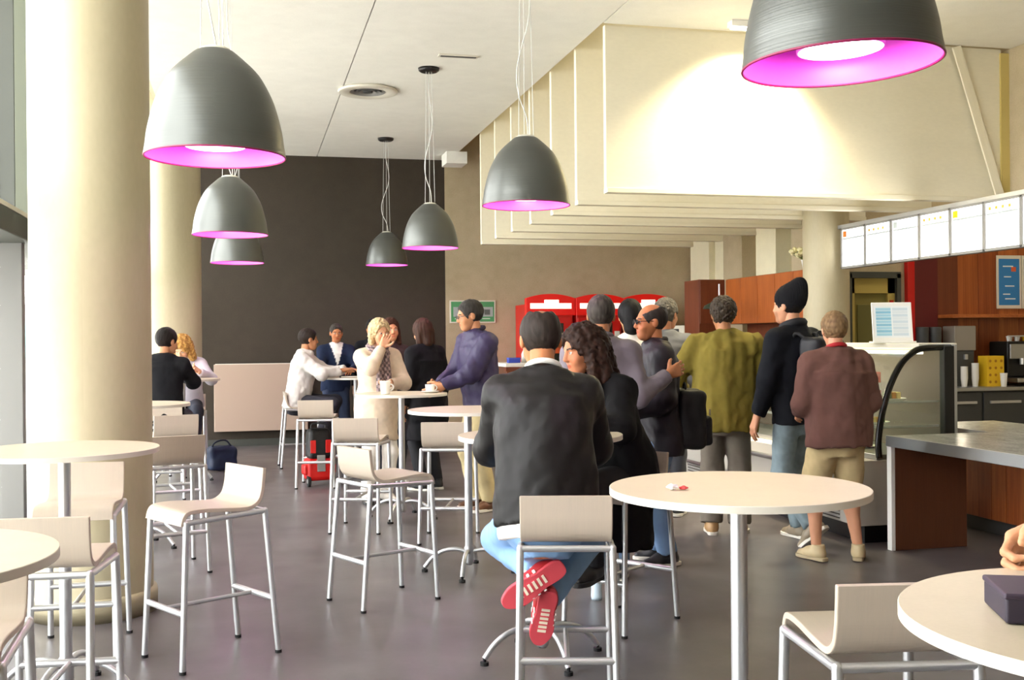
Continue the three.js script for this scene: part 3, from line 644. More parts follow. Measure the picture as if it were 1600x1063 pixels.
  if (o.hair) {
    const f = hairField(o, hS), lk = (o.hair.locks ?? []), R = .17, lo2 = [-R, -.13, -R], hi2 = [R, .19, R];
    for (const l of lk) for (const b of [0, 3]) for (let i = 0; i < 3; i++) { lo2[i] = min(lo2[i], l[b + i] - l[6] - .03); hi2[i] = max(hi2[i], l[b + i] + l[6] + .03); }
    const g = sdfMesh(f, lo2.map((v) => v * hS), hi2.map((v) => v * hS), o.hair.cell ?? .006, (() => { const c = rgb(o.hair.color), c2 = rgb(o.hair.color2 ?? o.hair.color); return (x, y, z) => { const m = .5 + .5 * NZ(x * 60, y * (o.hair.straight ? 8 : 40), z * 60), k = .8 + .4 * (.5 + NZ(x * 90, y * 20, z * 90)); return c.map((v, i) => (v * m + c2[i] * (1 - m)) * k); }; })(), (x, y, z) => [Math.atan2(x, -z) * .12, y]);
    g.applyQuaternion(hq); g.translate(hc.x, hc.y, hc.z); part('hair', g, hairMat, t);
  }
  const onHead = (name, geos, mat) => { const g = Array.isArray(geos) ? join(geos) : geos; g.scale(hS, hS, hS); g.applyQuaternion(hq); g.translate(hc.x, hc.y, hc.z); return part(name, g, mat, t); };
  if (o.beanie) onHead('beanie', sdfMesh((x, y, z) => { let d = elD(x, y, z, 0, .05, -.02, .094, .108, .114); d = smin(d, elD(x, y, z, -.0, .15, -.1, .03, .04, .035), .09); return max(d, -.012 - y + z * .35) + .0025 * Math.sin(Math.atan2(x, z) * 60); }, [-.14, -.05, -.19], [.14, .2, .14], .005, mottled(o.beanie, .2, 40)), clothMats.wool);
  if (o.glasses) {
    const dark = o.glasses === 'dark', lens = dark ? M.blackGloss : M.tintGlass, g = [];
    for (const s of [-1, 1]) { g.push(new THREE.TorusGeometry(.02, .0022, 8, 20).scale(1.15, .8, 1).translate(s * .031, .004, .108), rod([s * .054, .008, .105], [s * .085, .008, .0], .0025, 6)); }
    g.push(rod([-.012, .008, .11], [.012, .008, .11], .002, 6)); const fr = onHead(dark ? 'sunglasses' : 'spectacles', g, dark ? M.blackGloss : M.greyDark);
    for (const s of [-1, 1]) { const l = cyl(.02, .02, -.001, .001, 0, 0, 20).rotateX(Math.PI / 2).scale(1.15, .8, 1).translate(s * .031, .004, .107); l.scale(hS, hS, hS).applyQuaternion(hq).translate(hc.x, hc.y, hc.z); part('lens', l, lens, fr); }
  }
  if (o.scarf) { // loose scarf: a few wraps and a hanging end
    const c = o.scarf; const pts = (r, y, ph) => { const a = []; for (let k = 0; k < 14; k++) { const q = k / 14 * 2 * Math.PI; a.push(neck.clone().addScaledVector(L, cos(q) * r).addScaledVector(F, sin(q) * r + .01).addScaledVector(U, y - .03 * sin(q + ph))); } return new THREE.CatmullRomCurve3(a, true); };
    const end = [.0, -.1, -.2, -.3].map((y, k) => neck.clone().addScaledVector(F, .105 + k * .016).addScaledVector(U, y * 1.25).addScaledVector(L, -.02)), end2 = end.map((p, k) => p.clone().addScaledVector(L, .05 + k * .008).addScaledVector(U, .02 * k));
    part('scarf', [new THREE.TubeGeometry(pts(.075, .03, 0), 40, .026, 8, true), new THREE.TubeGeometry(pts(.088, -.01, .8), 40, .03, 8, true), new THREE.TubeGeometry(new THREE.CatmullRomCurve3(end), 20, .042, 8), new THREE.TubeGeometry(new THREE.CatmullRomCurve3(end2), 20, .04, 8)], std('#ffffff', .9, { map: c }), t);
  }
  shade(t); t.userData.ref = undefined; delete t.userData.ref;
  return t;
}
// ---------------------------------------------------------------- the people in the hall
const short = (color, more = {}) => ({ color, nape: -.075, t: .009, curl: .003, freq: 50, straight: true, ...more });
const jeans = (color, more = {}) => ({ color, mat: 'denim', fold: .006, ...more });
// seated man in the dark blazer, back to us, feet crossed on the rail
person({ x: 1.175, z: -4.295, yaw: 166, h: 1.78, sit: .725, lean: 14, bend: .045, broad: .93, label: 'seated man in dark blazer, back to us, blue jeans and red sneakers', skin: '#b9794f',
  head: { yaw: 8, pitch: 16 }, hair: short('#231d19', { color2: '#38302a', bald: .036, baldZ: -.045, baldK: .02, t: .01 }), collar: { color: '#e9e6de', r: .068, w: .012, y: .03 },
  top: { name: 'blazer', color: '#1a1817', mat: 'leather', inf: .03, fold: .0105, drape: .004, hem: -.07, boxy: .9, cell: .011, mottle: .08 },
  pants: jeans('#7fa3cc', { inf: .018 }), L: { wrist: [.12, 1.09, .46], pole: [.7, -1.3, -.4], curl: .6 }, R: { wrist: [-.12, 1.09, .46], pole: [-.7, -1.3, -.4], curl: .6 },
  LL: { ankle: [.02, .545, -.03], pole: [.42, .1, 1], foot: [.8, -.5, -.1], up: [.15, .1, 1] }, RL: { ankle: [.0, .43, .04], pole: [-.5, .2, 1], foot: [.15, -.85, .45], up: [0, .45, .85] }, tail: '#e6e4df', shoes: { color: '#a81c22', sole: '#d84a55', tread: true, stripes: true } });
// woman in the long black coat with dark curls
person({ x: 1.86, z: -5.42, yaw: -56, h: 1.7, female: true, sit: .725, lean: 22, label: 'woman with long dark curly hair and black coat, seated behind the blazer man', skin: '#b27452',
  head: { yaw: -24, pitch: 12 }, hair: { color: '#17100d', color2: '#3a241a', t: .022, curl: .012, freq: 38, ears: false, cell: .007, locks: [[.07, .0, -.05, .1, -.3, -.06, .05, .045], [-.07, 0, -.05, -.1, -.3, -.06, .05, .045], [0, .02, -.09, .02, -.36, -.13, .075, .06], [.085, .0, .0, .105, -.22, .02, .028, .03], [-.085, .0, .0, -.105, -.22, .02, .028, .03]] },
  top: { name: 'coat', color: '#0d0c0d', inf: .034, fold: .012, hem: -.16, boxy: 1, skirt: [0, .42, .05], skirtR: [.2, .24] }, pants: { color: '#101013', name: 'trousers' },
  L: { wrist: [.12, 1.1, .5], pole: [1, -.6, -.4] }, R: { wrist: [-.1, 1.1, .48], pole: [-1, -.6, -.4] }, LL: { ankle: [.09, .36, .3] }, RL: { ankle: [-.09, .36, .28] }, shoes: { color: '#141212', sole: '#1a1a1a' } });
// the pair with an arm laid over a back
person({ x: 2.13, z: -6.42, yaw: 168, h: 1.75, lean: 3, collar: { color: '#5f565e', r: .068, w: .016, y: .025 }, label: 'man in mauve-grey shirt with his arm laid across the bald man', skin: '#a86f4c', head: { yaw: -8, pitch: 4 }, hair: short('#2a2522', { color2: '#4c453f', t: .011 }),
  top: { name: 'shirt', color: '#6a6068', inf: .024, fold: .011, hem: -.1, boxy: .9, mat: 'satin' }, pants: jeans('#5d7592'), R: { wrist: [-.42, 1.27, .03], pole: [-.3, -1, -.3], dir: [-.8, .3, .5], thumb: [0, 1, .2], curl: .5 }, L: {}, shoes: { color: '#2a2a2c' } });
person({ x: 2.66, z: -6.8, yaw: -98, h: 1.71, lean: 3, label: 'bald man in sunglasses and dark jacket in profile in the queue', skin: '#b5724c', glasses: 'dark', stubble: true, collar: { color: '#1a151c', r: .07, w: .02, y: .02 }, head: { yaw: 6, pitch: 0 }, hair: short('#2e2724', { bald: .085, t: .007 }),
  top: { name: 'jacket', color: '#1d1820', inf: .036, fold: .012, hem: -.2, boxy: 1, mat: 'satin' }, pants: jeans('#6c88ad', { inf: .02 }), L: { wrist: [.2, 1.0, .25], pole: [.4, -.6, -1] }, R: { wrist: [-.18, .95, .2], pole: [-.4, -.6, -1] }, shoes: { color: '#1b1b1e' } });
person({ x: 2.95, z: -8.15, yaw: 170, h: 1.78, female: true, label: 'person with black hair and white top in the queue', skin: '#b98661', hair: { color: '#0f0d0d', t: .018, curl: .003, straight: true, ears: false, nape: -.1, locks: [[0, 0, -.07, 0, -.09, -.08, .07, .06]] },
  top: { color: '#ddd6c9', inf: .018, fold: .008 }, pants: { color: '#2b2c33' }, shoes: { color: '#222222' } });
person({ x: 3.42, z: -8.62, yaw: 160, h: 1.81, broad: 1.04, label: 'grey-haired man in grey shirt beside the olive sweater', skin: '#b47a58', head: { yaw: -30, pitch: 3 }, hair: short('#3d3933', { color2: '#69645a', t: .016, curl: .008, straight: false }),
  top: { color: '#6c6d6f', inf: .022, fold: .009, boxy: .8 }, pants: { color: '#3a3a40' }, shoes: { color: '#222222' } });
person({ x: 3.52, z: -7.66, yaw: 152, h: 1.785, broad: 1.2, girth: 1.12, label: 'curly-haired man in loose olive sweater waiting in the queue', skin: '#a9744f', head: { yaw: 14, pitch: 6 }, hair: { color: '#2a231c', color2: '#43382c', t: .02, curl: .011, freq: 60, nape: -.085 },
  top: { name: 'sweater', color: '#716428', inf: .036, fold: .012, drape: .018, hem: -.17, boxy: 1, cell: .012, mottle: .12, cuff: .4, cuffR: .05 }, pants: { color: '#6f675c', fold: .009, inf: .026, name: 'trousers', ankle: .06, mat: 'wool' }, L: { wrist: [.3, 1.02, .18], pole: [.9, -.3, -.5] }, R: { wrist: [-.22, .98, .25], pole: [-.8, -.4, -.6] }, shoes: { color: '#b08a5c' } });
person({ x: 3.90, z: -7.26, yaw: -158, h: 1.84, label: 'tall man in black hoodie, black beanie and jeans', skin: '#c99170', stubble: true, head: { yaw: 12, pitch: 2 }, hair: short('#1d1815', { nape: -.08 }), beanie: '#121215', collar: { name: 'hood', color: '#111318', r: .07, w: .03, y: .025 },
  top: { name: 'hoodie', color: '#121419', inf: .03, fold: .012, hem: -.12, boxy: .9 }, pants: jeans('#76868c', { mottle: .3, inf: .016, fold: .008 }), L: { wrist: [.3, .88, .12], pole: [.6, -.2, -1] }, R: { wrist: [-.26, .9, .12] },
  LL: { ankle: [.12, .15, -.24], foot: [.1, -.7, .8], up: [0, .8, .6], pole: [.1, 0, 1] }, RL: { ankle: [-.1, .08, .06] }, shoes: { color: '#8d7f6a', sole: '#e4ded2' } });
person({ x: 3.83, z: -6.56, yaw: 176, h: 1.645, female: true, broad: 1.22, girth: 1.16, label: 'woman in brown sweater and khaki bermuda shorts in the queue', skin: '#cb9373', head: { yaw: -12, pitch: 6 }, hair: { color: '#5c4630', color2: '#917452', t: .016, curl: .005, freq: 46, nape: -.07 }, collar: { name: 'neckerchief', color: '#a3121c', r: .063, w: .016, y: .035 },
  top: { name: 'sweater', color: '#674840', inf: .03, fold: .011, drape: .006, hem: -.13, boxy: 1, cell: .011 }, pants: { name: 'bermuda_shorts', color: '#c6b184', shorts: .07, inf: .026, fold: .009, mat: 'wool' }, L: { wrist: [.17, .98, .24], pole: [.5, -.7, -.8] }, R: { wrist: [-.2, .97, .23], pole: [-.5, -.7, -.8] },
  LL: { ankle: [.15, .075, .02], foot: [.35, 0, 1] }, RL: { ankle: [-.13, .075, -.02], foot: [-.55, 0, 1] }, shoes: { color: '#c9b48c', sole: '#b8a684' } });
// man in the purple jacket at the table with cups
person({ x: 1.99, z: -9.35, yaw: -74, h: 1.83, lean: 5, broad: 1.05, label: 'man in purple jacket standing with his hand by a white cup', skin: '#c08761', glasses: 'clear', head: { yaw: -14, pitch: 10 }, hair: short('#221f1c', { color2: '#3f3b36', t: .012 }), collar: { color: '#241d33', r: .07, w: .018, y: .03 },
  top: { name: 'jacket', color: '#302847', inf: .036, fold: .016, drape: .006, hem: -.1, boxy: 1, mat: 'satin' }, pants: { name: 'trousers', color: '#b9a87e', fold: .008, inf: .022, mat: 'wool' }, L: { wrist: [.1, 1.1, .42], pole: [.6, -.6, -.5] }, R: { wrist: [-.12, 1.1, .36], pole: [-.7, -.7, -.4], curl: .7 }, shoes: { color: '#5c3a24' } });
// group at the table with cups
person({ x: 1.15, z: -10.05, yaw: 14, h: 1.675, female: true, broad: 1.0, lean: 4, label: 'blonde woman in cream coat and patterned scarf, hand raised to her mouth', skin: '#d09b78', head: { yaw: 8, pitch: 6 }, hair: { color: '#a28960', color2: '#d3bd92', t: .02, curl: .009, freq: 40, ears: false, locks: [[.075, .0, -.02, .085, -.09, .0, .035, .03], [-.075, 0, -.02, -.085, -.09, 0, .035, .03], [0, .0, -.08, 0, -.1, -.08, .06, .05]] },
  scarf: tex(64, (u, v) => { const k = (Math.floor(u * 12) + Math.floor(v * 12)) % 2 ? 1 : 0, m = nB(u, v) * 70; return [62 + k * 60 + m, 50 + k * 50 + m, 50 + k * 46 + m]; }),
  top: { name: 'coat', color: '#d8c4ab', inf: .026, fold: .009, hem: -.2, boxy: .7, skirt: [0, .58, 0], skirtR: [.17, .2], mottle: .14 }, pants: { color: '#ece6dc', name: 'trousers' }, R: { wrist: [-.02, 1.43, .2], pole: [-1, -1.2, .3], dir: [.4, .8, .1], thumb: [1, 0, .3], curl: 1.0 }, L: { wrist: [.02, 1.1, .3], pole: [1, -.6, -.3] }, shoes: { color: '#cfc7bb', sole: '#2a2a2a' } });
person({ x: 1.46, z: -11.5, yaw: 8, h: 1.71, female: true, label: 'woman with auburn hair looking over the blonde woman', skin: '#c98a63', hair: { color: '#3a1f13', t: .016, curl: .005, ears: false, locks: [[.08, 0, -.02, .09, -.14, 0, .03, .03], [-.08, 0, -.02, -.09, -.14, 0, .03, .03]] }, top: { color: '#3a2b2a', inf: .02 }, pants: { color: '#20222a' }, shoes: { color: '#191919' } });
person({ x: 1.74, z: -10.75, yaw: -150, h: 1.69, female: true, lean: 4, broad: 1.05, label: 'person with brown bob and black coat, turned away behind the cup table', skin: '#c28a66', head: { yaw: -10, pitch: 10 }, hair: { color: '#26170f', color2: '#42281a', t: .022, curl: .005, straight: true, ears: false, locks: [[.06, 0, -.05, .07, -.12, -.05, .045, .04], [-.06, 0, -.05, -.07, -.12, -.05, .045, .04], [0, 0, -.08, 0, -.13, -.09, .06, .05]] }, collar: { color: '#d8d2c8', r: .066, w: .01, y: .03 },
  top: { name: 'coat', color: '#111013', inf: .03, fold: .01, hem: -.2, boxy: 1, skirt: [0, .5, 0], skirtR: [.18, .21] }, pants: { color: '#15151a' }, shoes: { color: '#151515' } });
// far table
person({ x: .60, z: -13.22, yaw: 78, h: 1.78, sit: .725, lean: 10, label: 'man in white jacket seated sideways at the far table', skin: '#b77f5a', head: { yaw: 26, pitch: 2 }, hair: short('#2a221d', { t: .012 }),
  top: { name: 'jacket', color: '#dcd7d0', inf: .034, fold: .018, hem: -.12, boxy: 1, mat: 'satin' }, pants: { color: '#2b2a33' }, L: { wrist: [.2, 1.14, .52], pole: [.8, -.8, -.2] }, R: { wrist: [-.05, 1.14, .5], pole: [-.8, -.8, -.2] }, LL: { ankle: [.1, .35, .3] }, RL: { ankle: [-.1, .35, .24] }, shoes: { color: '#232323' } });
person({ x: 1.11, z: -14.3, yaw: 4, h: 1.70, lean: 3, label: 'man in navy jacket and white shirt facing us at the far table', skin: '#b97950', head: { pitch: 4 }, hair: short('#2b2520', { color2: '#4d463e' }), collar: { color: '#efece6', r: .072, w: .022, y: .0 },
  top: { name: 'jacket', color: '#232c48', inf: .024, fold: .01, colorFn: (toT) => { const a = mottled('#1f2942', .12), b = mottled('#ece8e2', .05); return (x, y, z) => { const q = toT(x, y, z); return q[2] > .02 && q[1] > .26 && abs(q[0]) < (q[1] - .26) * .3 ? b(x, y, z) : a(x, y, z); }; } }, pants: { color: '#26314c' }, L: { wrist: [.14, 1.12, .4], pole: [.8, -.8, -.2] }, R: { wrist: [-.12, 1.12, .42], pole: [-.8, -.8, -.2] }, shoes: { color: '#232323' } });
person({ x: 1.62, z: -14.4, yaw: -20, h: 1.76, label: 'dark-haired person in black beside the navy jacket', skin: '#b4744d', hair: short('#15110f', { t: .016 }), top: { color: '#15151a', inf: .024 }, pants: { color: '#1a1a20' }, shoes: { color: '#151515' } });
// window side
person({ x: -.80, z: -10.98, yaw: 172, h: 1.76, sit: .725, lean: 8, label: 'person in black sweater seated behind the thick column', skin: '#c08a66', head: { yaw: -35, pitch: 8 }, hair: short('#1c1613', { t: .014, nape: -.09 }), top: { color: '#131316', inf: .026, fold: .01, hem: -.1 }, pants: { color: '#1b1c24' }, L: { wrist: [.12, 1.13, .5], pole: [.8, -.8, -.2] }, R: { wrist: [-.12, 1.13, .48], pole: [-.8, -.8, -.2] }, LL: { ankle: [.1, .35, .25] }, RL: { ankle: [-.1, .35, .25] }, shoes: { color: '#202020' } });
person({ x: -.68, z: -12.85, yaw: 0, h: 1.7, female: true, sit: .725, lean: 14, label: 'curly blonde person bent over the table by the far column', skin: '#d3a27f', head: { yaw: -20, pitch: 40 }, hair: { color: '#7d5a2c', color2: '#c79a52', t: .035, curl: .016, freq: 34, ears: false, cell: .008, locks: [[.08, .02, -.02, .1, -.12, .02, .05, .045], [-.08, .02, -.02, -.1, -.12, .02, .05, .045], [0, .03, -.06, 0, -.14, -.08, .07, .05]] }, top: { color: '#c3bcc4', inf: .022 }, pants: { color: '#2d2f3c' }, L: { wrist: [.16, 1.17, .45], pole: [.8, -.8, -.2] }, R: { wrist: [-.1, 1.17, .42], pole: [-.8, -.8, -.2] }, LL: { ankle: [.1, .35, .22] }, RL: { ankle: [-.1, .35, .22] }, shoes: { color: '#6b4a34' } });
// the person whose hand enters at the right edge
person({ x: 1.91, z: -1.72, yaw: -95, h: 1.74, lean: 4, label: 'person at the right edge, only one hand and a white cuff showing', skin: '#c8906c', hair: short('#3a2c22'), top: { name: 'jacket', color: '#e9e6e0', inf: .022, cuff: .0 }, pants: { color: '#3a3c46' }, R: { wrist: [-.06, 1.13, .38], pole: [-.6, -.8, -.4], dir: [-.2, -.45, .7], thumb: [.3, .6, .8], curl: 1.25 }, L: { wrist: [.2, .95, .2] }, shoes: { color: '#222222' } });
// ---------------------------------------------------------------- servery: counter, display case, boards
{
  const t = thing('cash_counter', 'brown and orange wood counter with grey stone top at right', 'counter', [4.34, 0, -6.78]);
  part('countertop', [rb(.0, 1.55, .735, .8, 0, 4.2, .008), rb(.84, 1.55, .735, .8, -.9, .01, .004)], M.stone, t); part('top_edge', rb(-.012, .0, .725, .802, 0, 4.2, .004), M.steel, t);
  part('end_panel', rb(.03, .6, 0, .735, 0, .05, .004), M.brownPanel, t, 'plain brown end panel');
  part('corner_strip', rb(.0, .03, 0, .735, -.004, .05, .003), M.white, t);
  part('toe_kick', bx(1.1, 1.5, 0, .12, -.88, 4.2), M.greyDark, t);
  const ms = [M.wood, M.woodB, M.woodC];
  for (let k = 0; k < 32; k++) { const z = -.88 + k * .158; part('plank', rb(1.03 + (k % 3) * .0015, 1.06, .12, .735, z, z + .155, .002, 1), ms[(k * 7 + (k >> 1)) % 3], t); }
  part('carcass', bx(1.06, 1.52, .12, .735, -.88, 4.2), M.brownPanel, t);
}
{ // glass display case with an arched black end frame
  const L = 3.3, t = thing('display_case', 'curved glass food display case with black arched end frame', 'display case', [4.24, 0, -6.99]);
  part('base_panel', rb(.0, .74, .13, .60, -L, 0, .006), std('#b9b4ab', .5), t); part('plinth', bx(.08, .7, 0, .13, -L + .05, -.05), M.black, t);
  const P2 = [[.17, .62], [.165, .72], [.18, .85], [.215, 1.0], [.275, 1.16], [.36, 1.3], [.46, 1.38], [.56, 1.405], [.76, 1.41]];
  const outline = new THREE.SplineCurve(P2.map((p) => new THREE.Vector2(...p))).getPoints(40);
  const arch = outline.map((p) => [p.x, p.y, 0]);
  for (const z of [0, -L]) part('arched_frame', [tube(arch.map(([x, y]) => [x, y, z]), .024, 60, 10)], M.blackGloss, t);
  for (const z of [0, -L]) part('rear_post', rb(.69, .775, .6, 1.42, z - .03, z + .03, .006), M.black, t);
  part('edge_strip', rb(.775, .8, .6, 1.43, -.02, .025, .003), M.alu, t);
  { const up = outline.slice(4).map((p) => new THREE.Vector2(p.x, p.y)), sh = new THREE.Shape([...up, ...up.slice().reverse().map((p) => new THREE.Vector2(p.x + .004, p.y - .005))]); const g = new THREE.ExtrudeGeometry(sh, { depth: L - .06, bevelEnabled: false }).translate(0, 0, -L + .03); part('curved_glass', g, M.tintGlass, t); }
  { const up = outline.map((p) => new THREE.Vector2(p.x + .01, p.y - .008)), sh = new THREE.Shape([...up, new THREE.Vector2(.72, .62)]); part('end_glass', new THREE.ExtrudeGeometry(sh, { depth: .006, bevelEnabled: false }).translate(0, 0, -.004), M.tintGlass, t); }
  part('top_plate', rb(.5, .82, 1.405, 1.44, -L, .0, .006), M.offwhite, t);
  part('light_strip', rb(.5, .58, 1.36, 1.385, -L + .1, -.06, .004), std('#ffffff', .5, { emissive: lin('#fff3d6'), emissiveIntensity: 3 }), t);
  const l = new THREE.RectAreaLight('#fff3d6', 90, .1, L - .2); l.position.set(4.24 + .54, 1.35, -6.99 - L / 2); l.lookAt(4.24 + .5, 0, -6.99 - L / 2); scene.add(l);
  for (const [y, x0] of [[.83, .2], [1.01, .25]]) { part('glass_shelf', rb(x0, .69, y, y + .008, -L + .05, -.04, .002), M.tintGlass, t); part('shelf_edge', [rb(x0 - .006, x0 + .004, y - .006, y + .014, -L + .05, -.04, .002), rb(x0, .69, y - .004, y + .012, -.046, -.036, .002)], M.alu, t); }
  part('deck', rb(.16, .7, .6, .64, -L + .02, -.02, .005), M.steel, t); part('back_panel', bx(.705, .72, .64, 1.4, -L + .04, -.04), std('#6a5a4e', .5), t);
  part('bumper_rail', [rod([-.03, .5, -L], [-.03, .5, -.02], .022, 12), rod([-.03, .28, -L], [-.03, .28, -.02], .016, 12)], M.steel, t);
  for (let k = 0; k < 9; k++) part('vent_slat', rb(-.006, .01, .15 + k * .014, .157 + k * .014, -L + .2, -.25, .002, 1), k % 2 ? M.alu : M.black, t);
}
{ // cakes and plates in the case
  const cake = std('#e4d08a', .7), dough = std('#b9803f', .7), green = std('#5f7f3c', .7), pl = lathe([[0, .004], [.07, .004], [.1, .018], [.102, .016], [.072, 0], [0, 0]], 32);
  const spots = [[4.58, .838, -7.3, 'nearest to the arched frame'], [4.6, .838, -7.75, 'second from the arched frame'], [4.58, .838, -8.3, 'third from the arched frame'], [4.64, 1.018, -7.18, 'on the upper shelf near the frame'], [4.66, 1.018, -8.0, 'on the upper shelf farther back'], [4.6, .64, -7.5, 'on the steel deck near the frame'], [4.6, .64, -8.4, 'on the steel deck farther back']];
  spots.forEach(([x, y, z, w], i) => {
    const t = thing('cake_plate', `white plate of pastry in the glass case, ${w}`, 'plate', [x, y, z], i, 'plates in the display case');
    part('plate', pl, M.white, t);
    for (let k = 0; k < 3; k++) part('slice', rb(-.05 + k * .036, -.02 + k * .036, .005, .05 + (i % 2) * .012, -.045, .045, .006), [cake, dough, i % 3 ? cake : green][k], t);
  });
  const b = thing('price_sign', 'tilted white price board with blue columns on the display case', 'sign', [4.83, 1.44, -7.45], -.35);
  part('foot', rb(-.16, .16, 0, .014, -.1, .06, .004), M.white, b);
  const bd = part('board', rb(-.15, .15, 0, .31, -.008, .008, .004), M.white, b); bd.position.set(0, .012, .0); bd.rotation.x = -.22;
  const pr = part('print', new THREE.PlaneGeometry(.27, .25), std('#ffffff', .6, { map: canvasTex(256, 240, (c, w, h) => { c.fillStyle = '#eef2f4'; c.fillRect(0, 0, w, h); for (let i = 0; i < 2; i++) for (let k = 0; k < 9; k++) { c.fillStyle = i ? (k % 2 ? '#dfe7ec' : '#d2dfe8') : (k % 2 ? '#8fc6df' : '#a9d6e8'); c.fillRect(14 + i * 118, 14 + k * 24, 108, 20); } }) }), bd); pr.position.set(0, .155, .0085);
}
{ // backlit menu boards
  const face = std('#fafaf7', .5, { emissive: lin('#ffffff'), emissiveIntensity: 1.6 });
  const w = .45, z0 = -10.14, words = ['farthest, first from the pillar', 'second from the pillar', 'third from the pillar', 'fourth from the pillar', 'fifth from the pillar', 'sixth from the pillar, at the right edge'];
  for (let k = 0; k < 7; k++) {
    const t = thing('menu_board', k < 6 ? `backlit white menu board over the counter, ${words[k]}` : 'backlit white menu board beyond the right edge of view', 'sign', [6.0, 2.19, z0 + k * w], 0, 'backlit menu boards');
    part('frame', [rb(-.03, .05, 0, .024, 0, w, .003), rb(-.03, .05, .4, .42, 0, w, .003), rb(-.03, .05, 0, .42, 0, .018, .003), rb(-.03, .05, 0, .42, w - .018, w, .003)], M.grey, t);
    part('lit_panel', bx(-.02, .045, .024, .4, .018, w - .018), face, t);
    part('header_strip', bx(-.024, -.02, .30, .315, .03, w - .03), std('#b9c0c2', .6), t);
    if (k % 2 === 0) part('menu_picture', bx(-.025, -.02, .325, .385, .04, .1), std(['#e0802a', '', '#c8d0d0', '', '#e8c80a', '', '#d05a50'][k], .5), t);
    else for (let j = 0; j < 4; j++) part('menu_dot', bx(-.025, -.02, .34, .365, .06 + j * .08, .085 + j * .08), std('#ddb64a', .5), t);
  }
  single('menu_rail', [rb(5.98, 6.04, 2.61, 2.65, -10.3, -6.95, .004), bx(6.04, 6.96, 2.615, 2.645, -8.2, -8.15)], M.alu, 'slim metal rail carrying the menu boards', 'rail');
  const l = new THREE.RectAreaLight('#ffffff', 3, 2.7, .38); l.position.set(5.95, 2.4, -8.8); l.lookAt(0, 2.4, -8.8); scene.add(l);
}
{ // kitchen end wall
  const d = structGroup('door_1', 'olive-yellow door in a dark frame behind the display case', 'door');
  struct('door_frame', [bx(6.55, 6.6, 0, 2.2, -11.05, -10.97), bx(7.17, 7.22, 0, 2.2, -11.05, -10.97), bx(6.55, 7.22, 2.15, 2.22, -11.05, -10.97)], M.frameDark, '', d);
  struct('inner_frame', [bx(6.6, 6.66, 0, 2.15, -11.12, -11.02), bx(7.08, 7.17, 0, 2.15, -11.12, -11.02), bx(6.6, 7.17, 1.98, 2.15, -11.12, -11.02)], std('#b9a455', .55), '', d);
  struct('leaf', bx(6.66, 7.08, 0, 1.98, -11.1, -11.06), std('#84793a', .6), '', d); struct('leaf_panel', rb(6.71, 7.02, .9, 1.85, -11.065, -11.045, .005), std('#6f6a35', .6), '', d);
  struct('handle', [rod([7.0, 1.5, -11.0], [7.12, 1.5, -11.0], .012, 10), rod([7.1, 1.5, -11.06], [7.1, 1.5, -11.0], .012, 10)], M.greyDark, '', d);
  struct('red_sign_strip', bx(7.1, 7.14, 1.2, 1.9, -11.02, -11.0), M.red, '', d);
  single('red_cladding', rb(7.28, 7.37, .93, 2.4, -11, -10.93, .004), M.red, 'narrow bright red upright cladding left of the wooden wall', 'cladding');
  single('red_cladding', rb(7.37, 7.68, .93, 2.4, -11, -10.95, .004), M.redDark, 'dark red upright cladding beside the wooden wall', 'cladding');
  const t = thing('wood_panelling', 'orange-brown wood panelling and shelf behind the coffee bar', 'panelling', [7.68, .93, -11]); const ms = [M.cherryDark, M.wood, M.woodB, M.woodC, M.wood, M.woodB, M.wood];
  for (let k = 0; k < 7; k++) part('wood_panel', rb(k * .272, k * .272 + .269, 0, 1.7, 0, .03 + (k === 0 ? .01 : 0), .003, 1), ms[k], t);
  part('shelf', rb(0, 1.9, .76, .8, .03, .33, .004), M.woodC, t);
  const p = canvasTex(256, 400, (c, w, h) => { c.fillStyle = '#2f7fc4'; c.fillRect(0, 0, w, h); c.fillStyle = '#e8eef2'; for (const [y, a, b] of [[60, .2, .7], [150, .25, .6], [230, .3, .75], [300, .2, .55], [340, .3, .8]]) c.fillRect(w * a, y, w * (b - a), 10); c.fillStyle = '#d9603a'; c.fillRect(w * .6, 70, 60, 40); });
  [[8.46, 'blue notice poster in pale frame, left of the pair on the wood wall'], [8.80, 'blue notice poster in pale frame at the right edge of view']].forEach(([x, lb]) => {
    const q = thing('poster', lb, 'poster', [x, 1.80, -10.955], 0, 'blue posters'); part('frame', rb(0, .33, 0, .62, -.01, .005, .003), M.offwhite, q); const s = part('print', new THREE.PlaneGeometry(.28, .54), std('#ffffff', .4, { map: p }), q); s.position.set(.165, .31, .0058);
  });
}
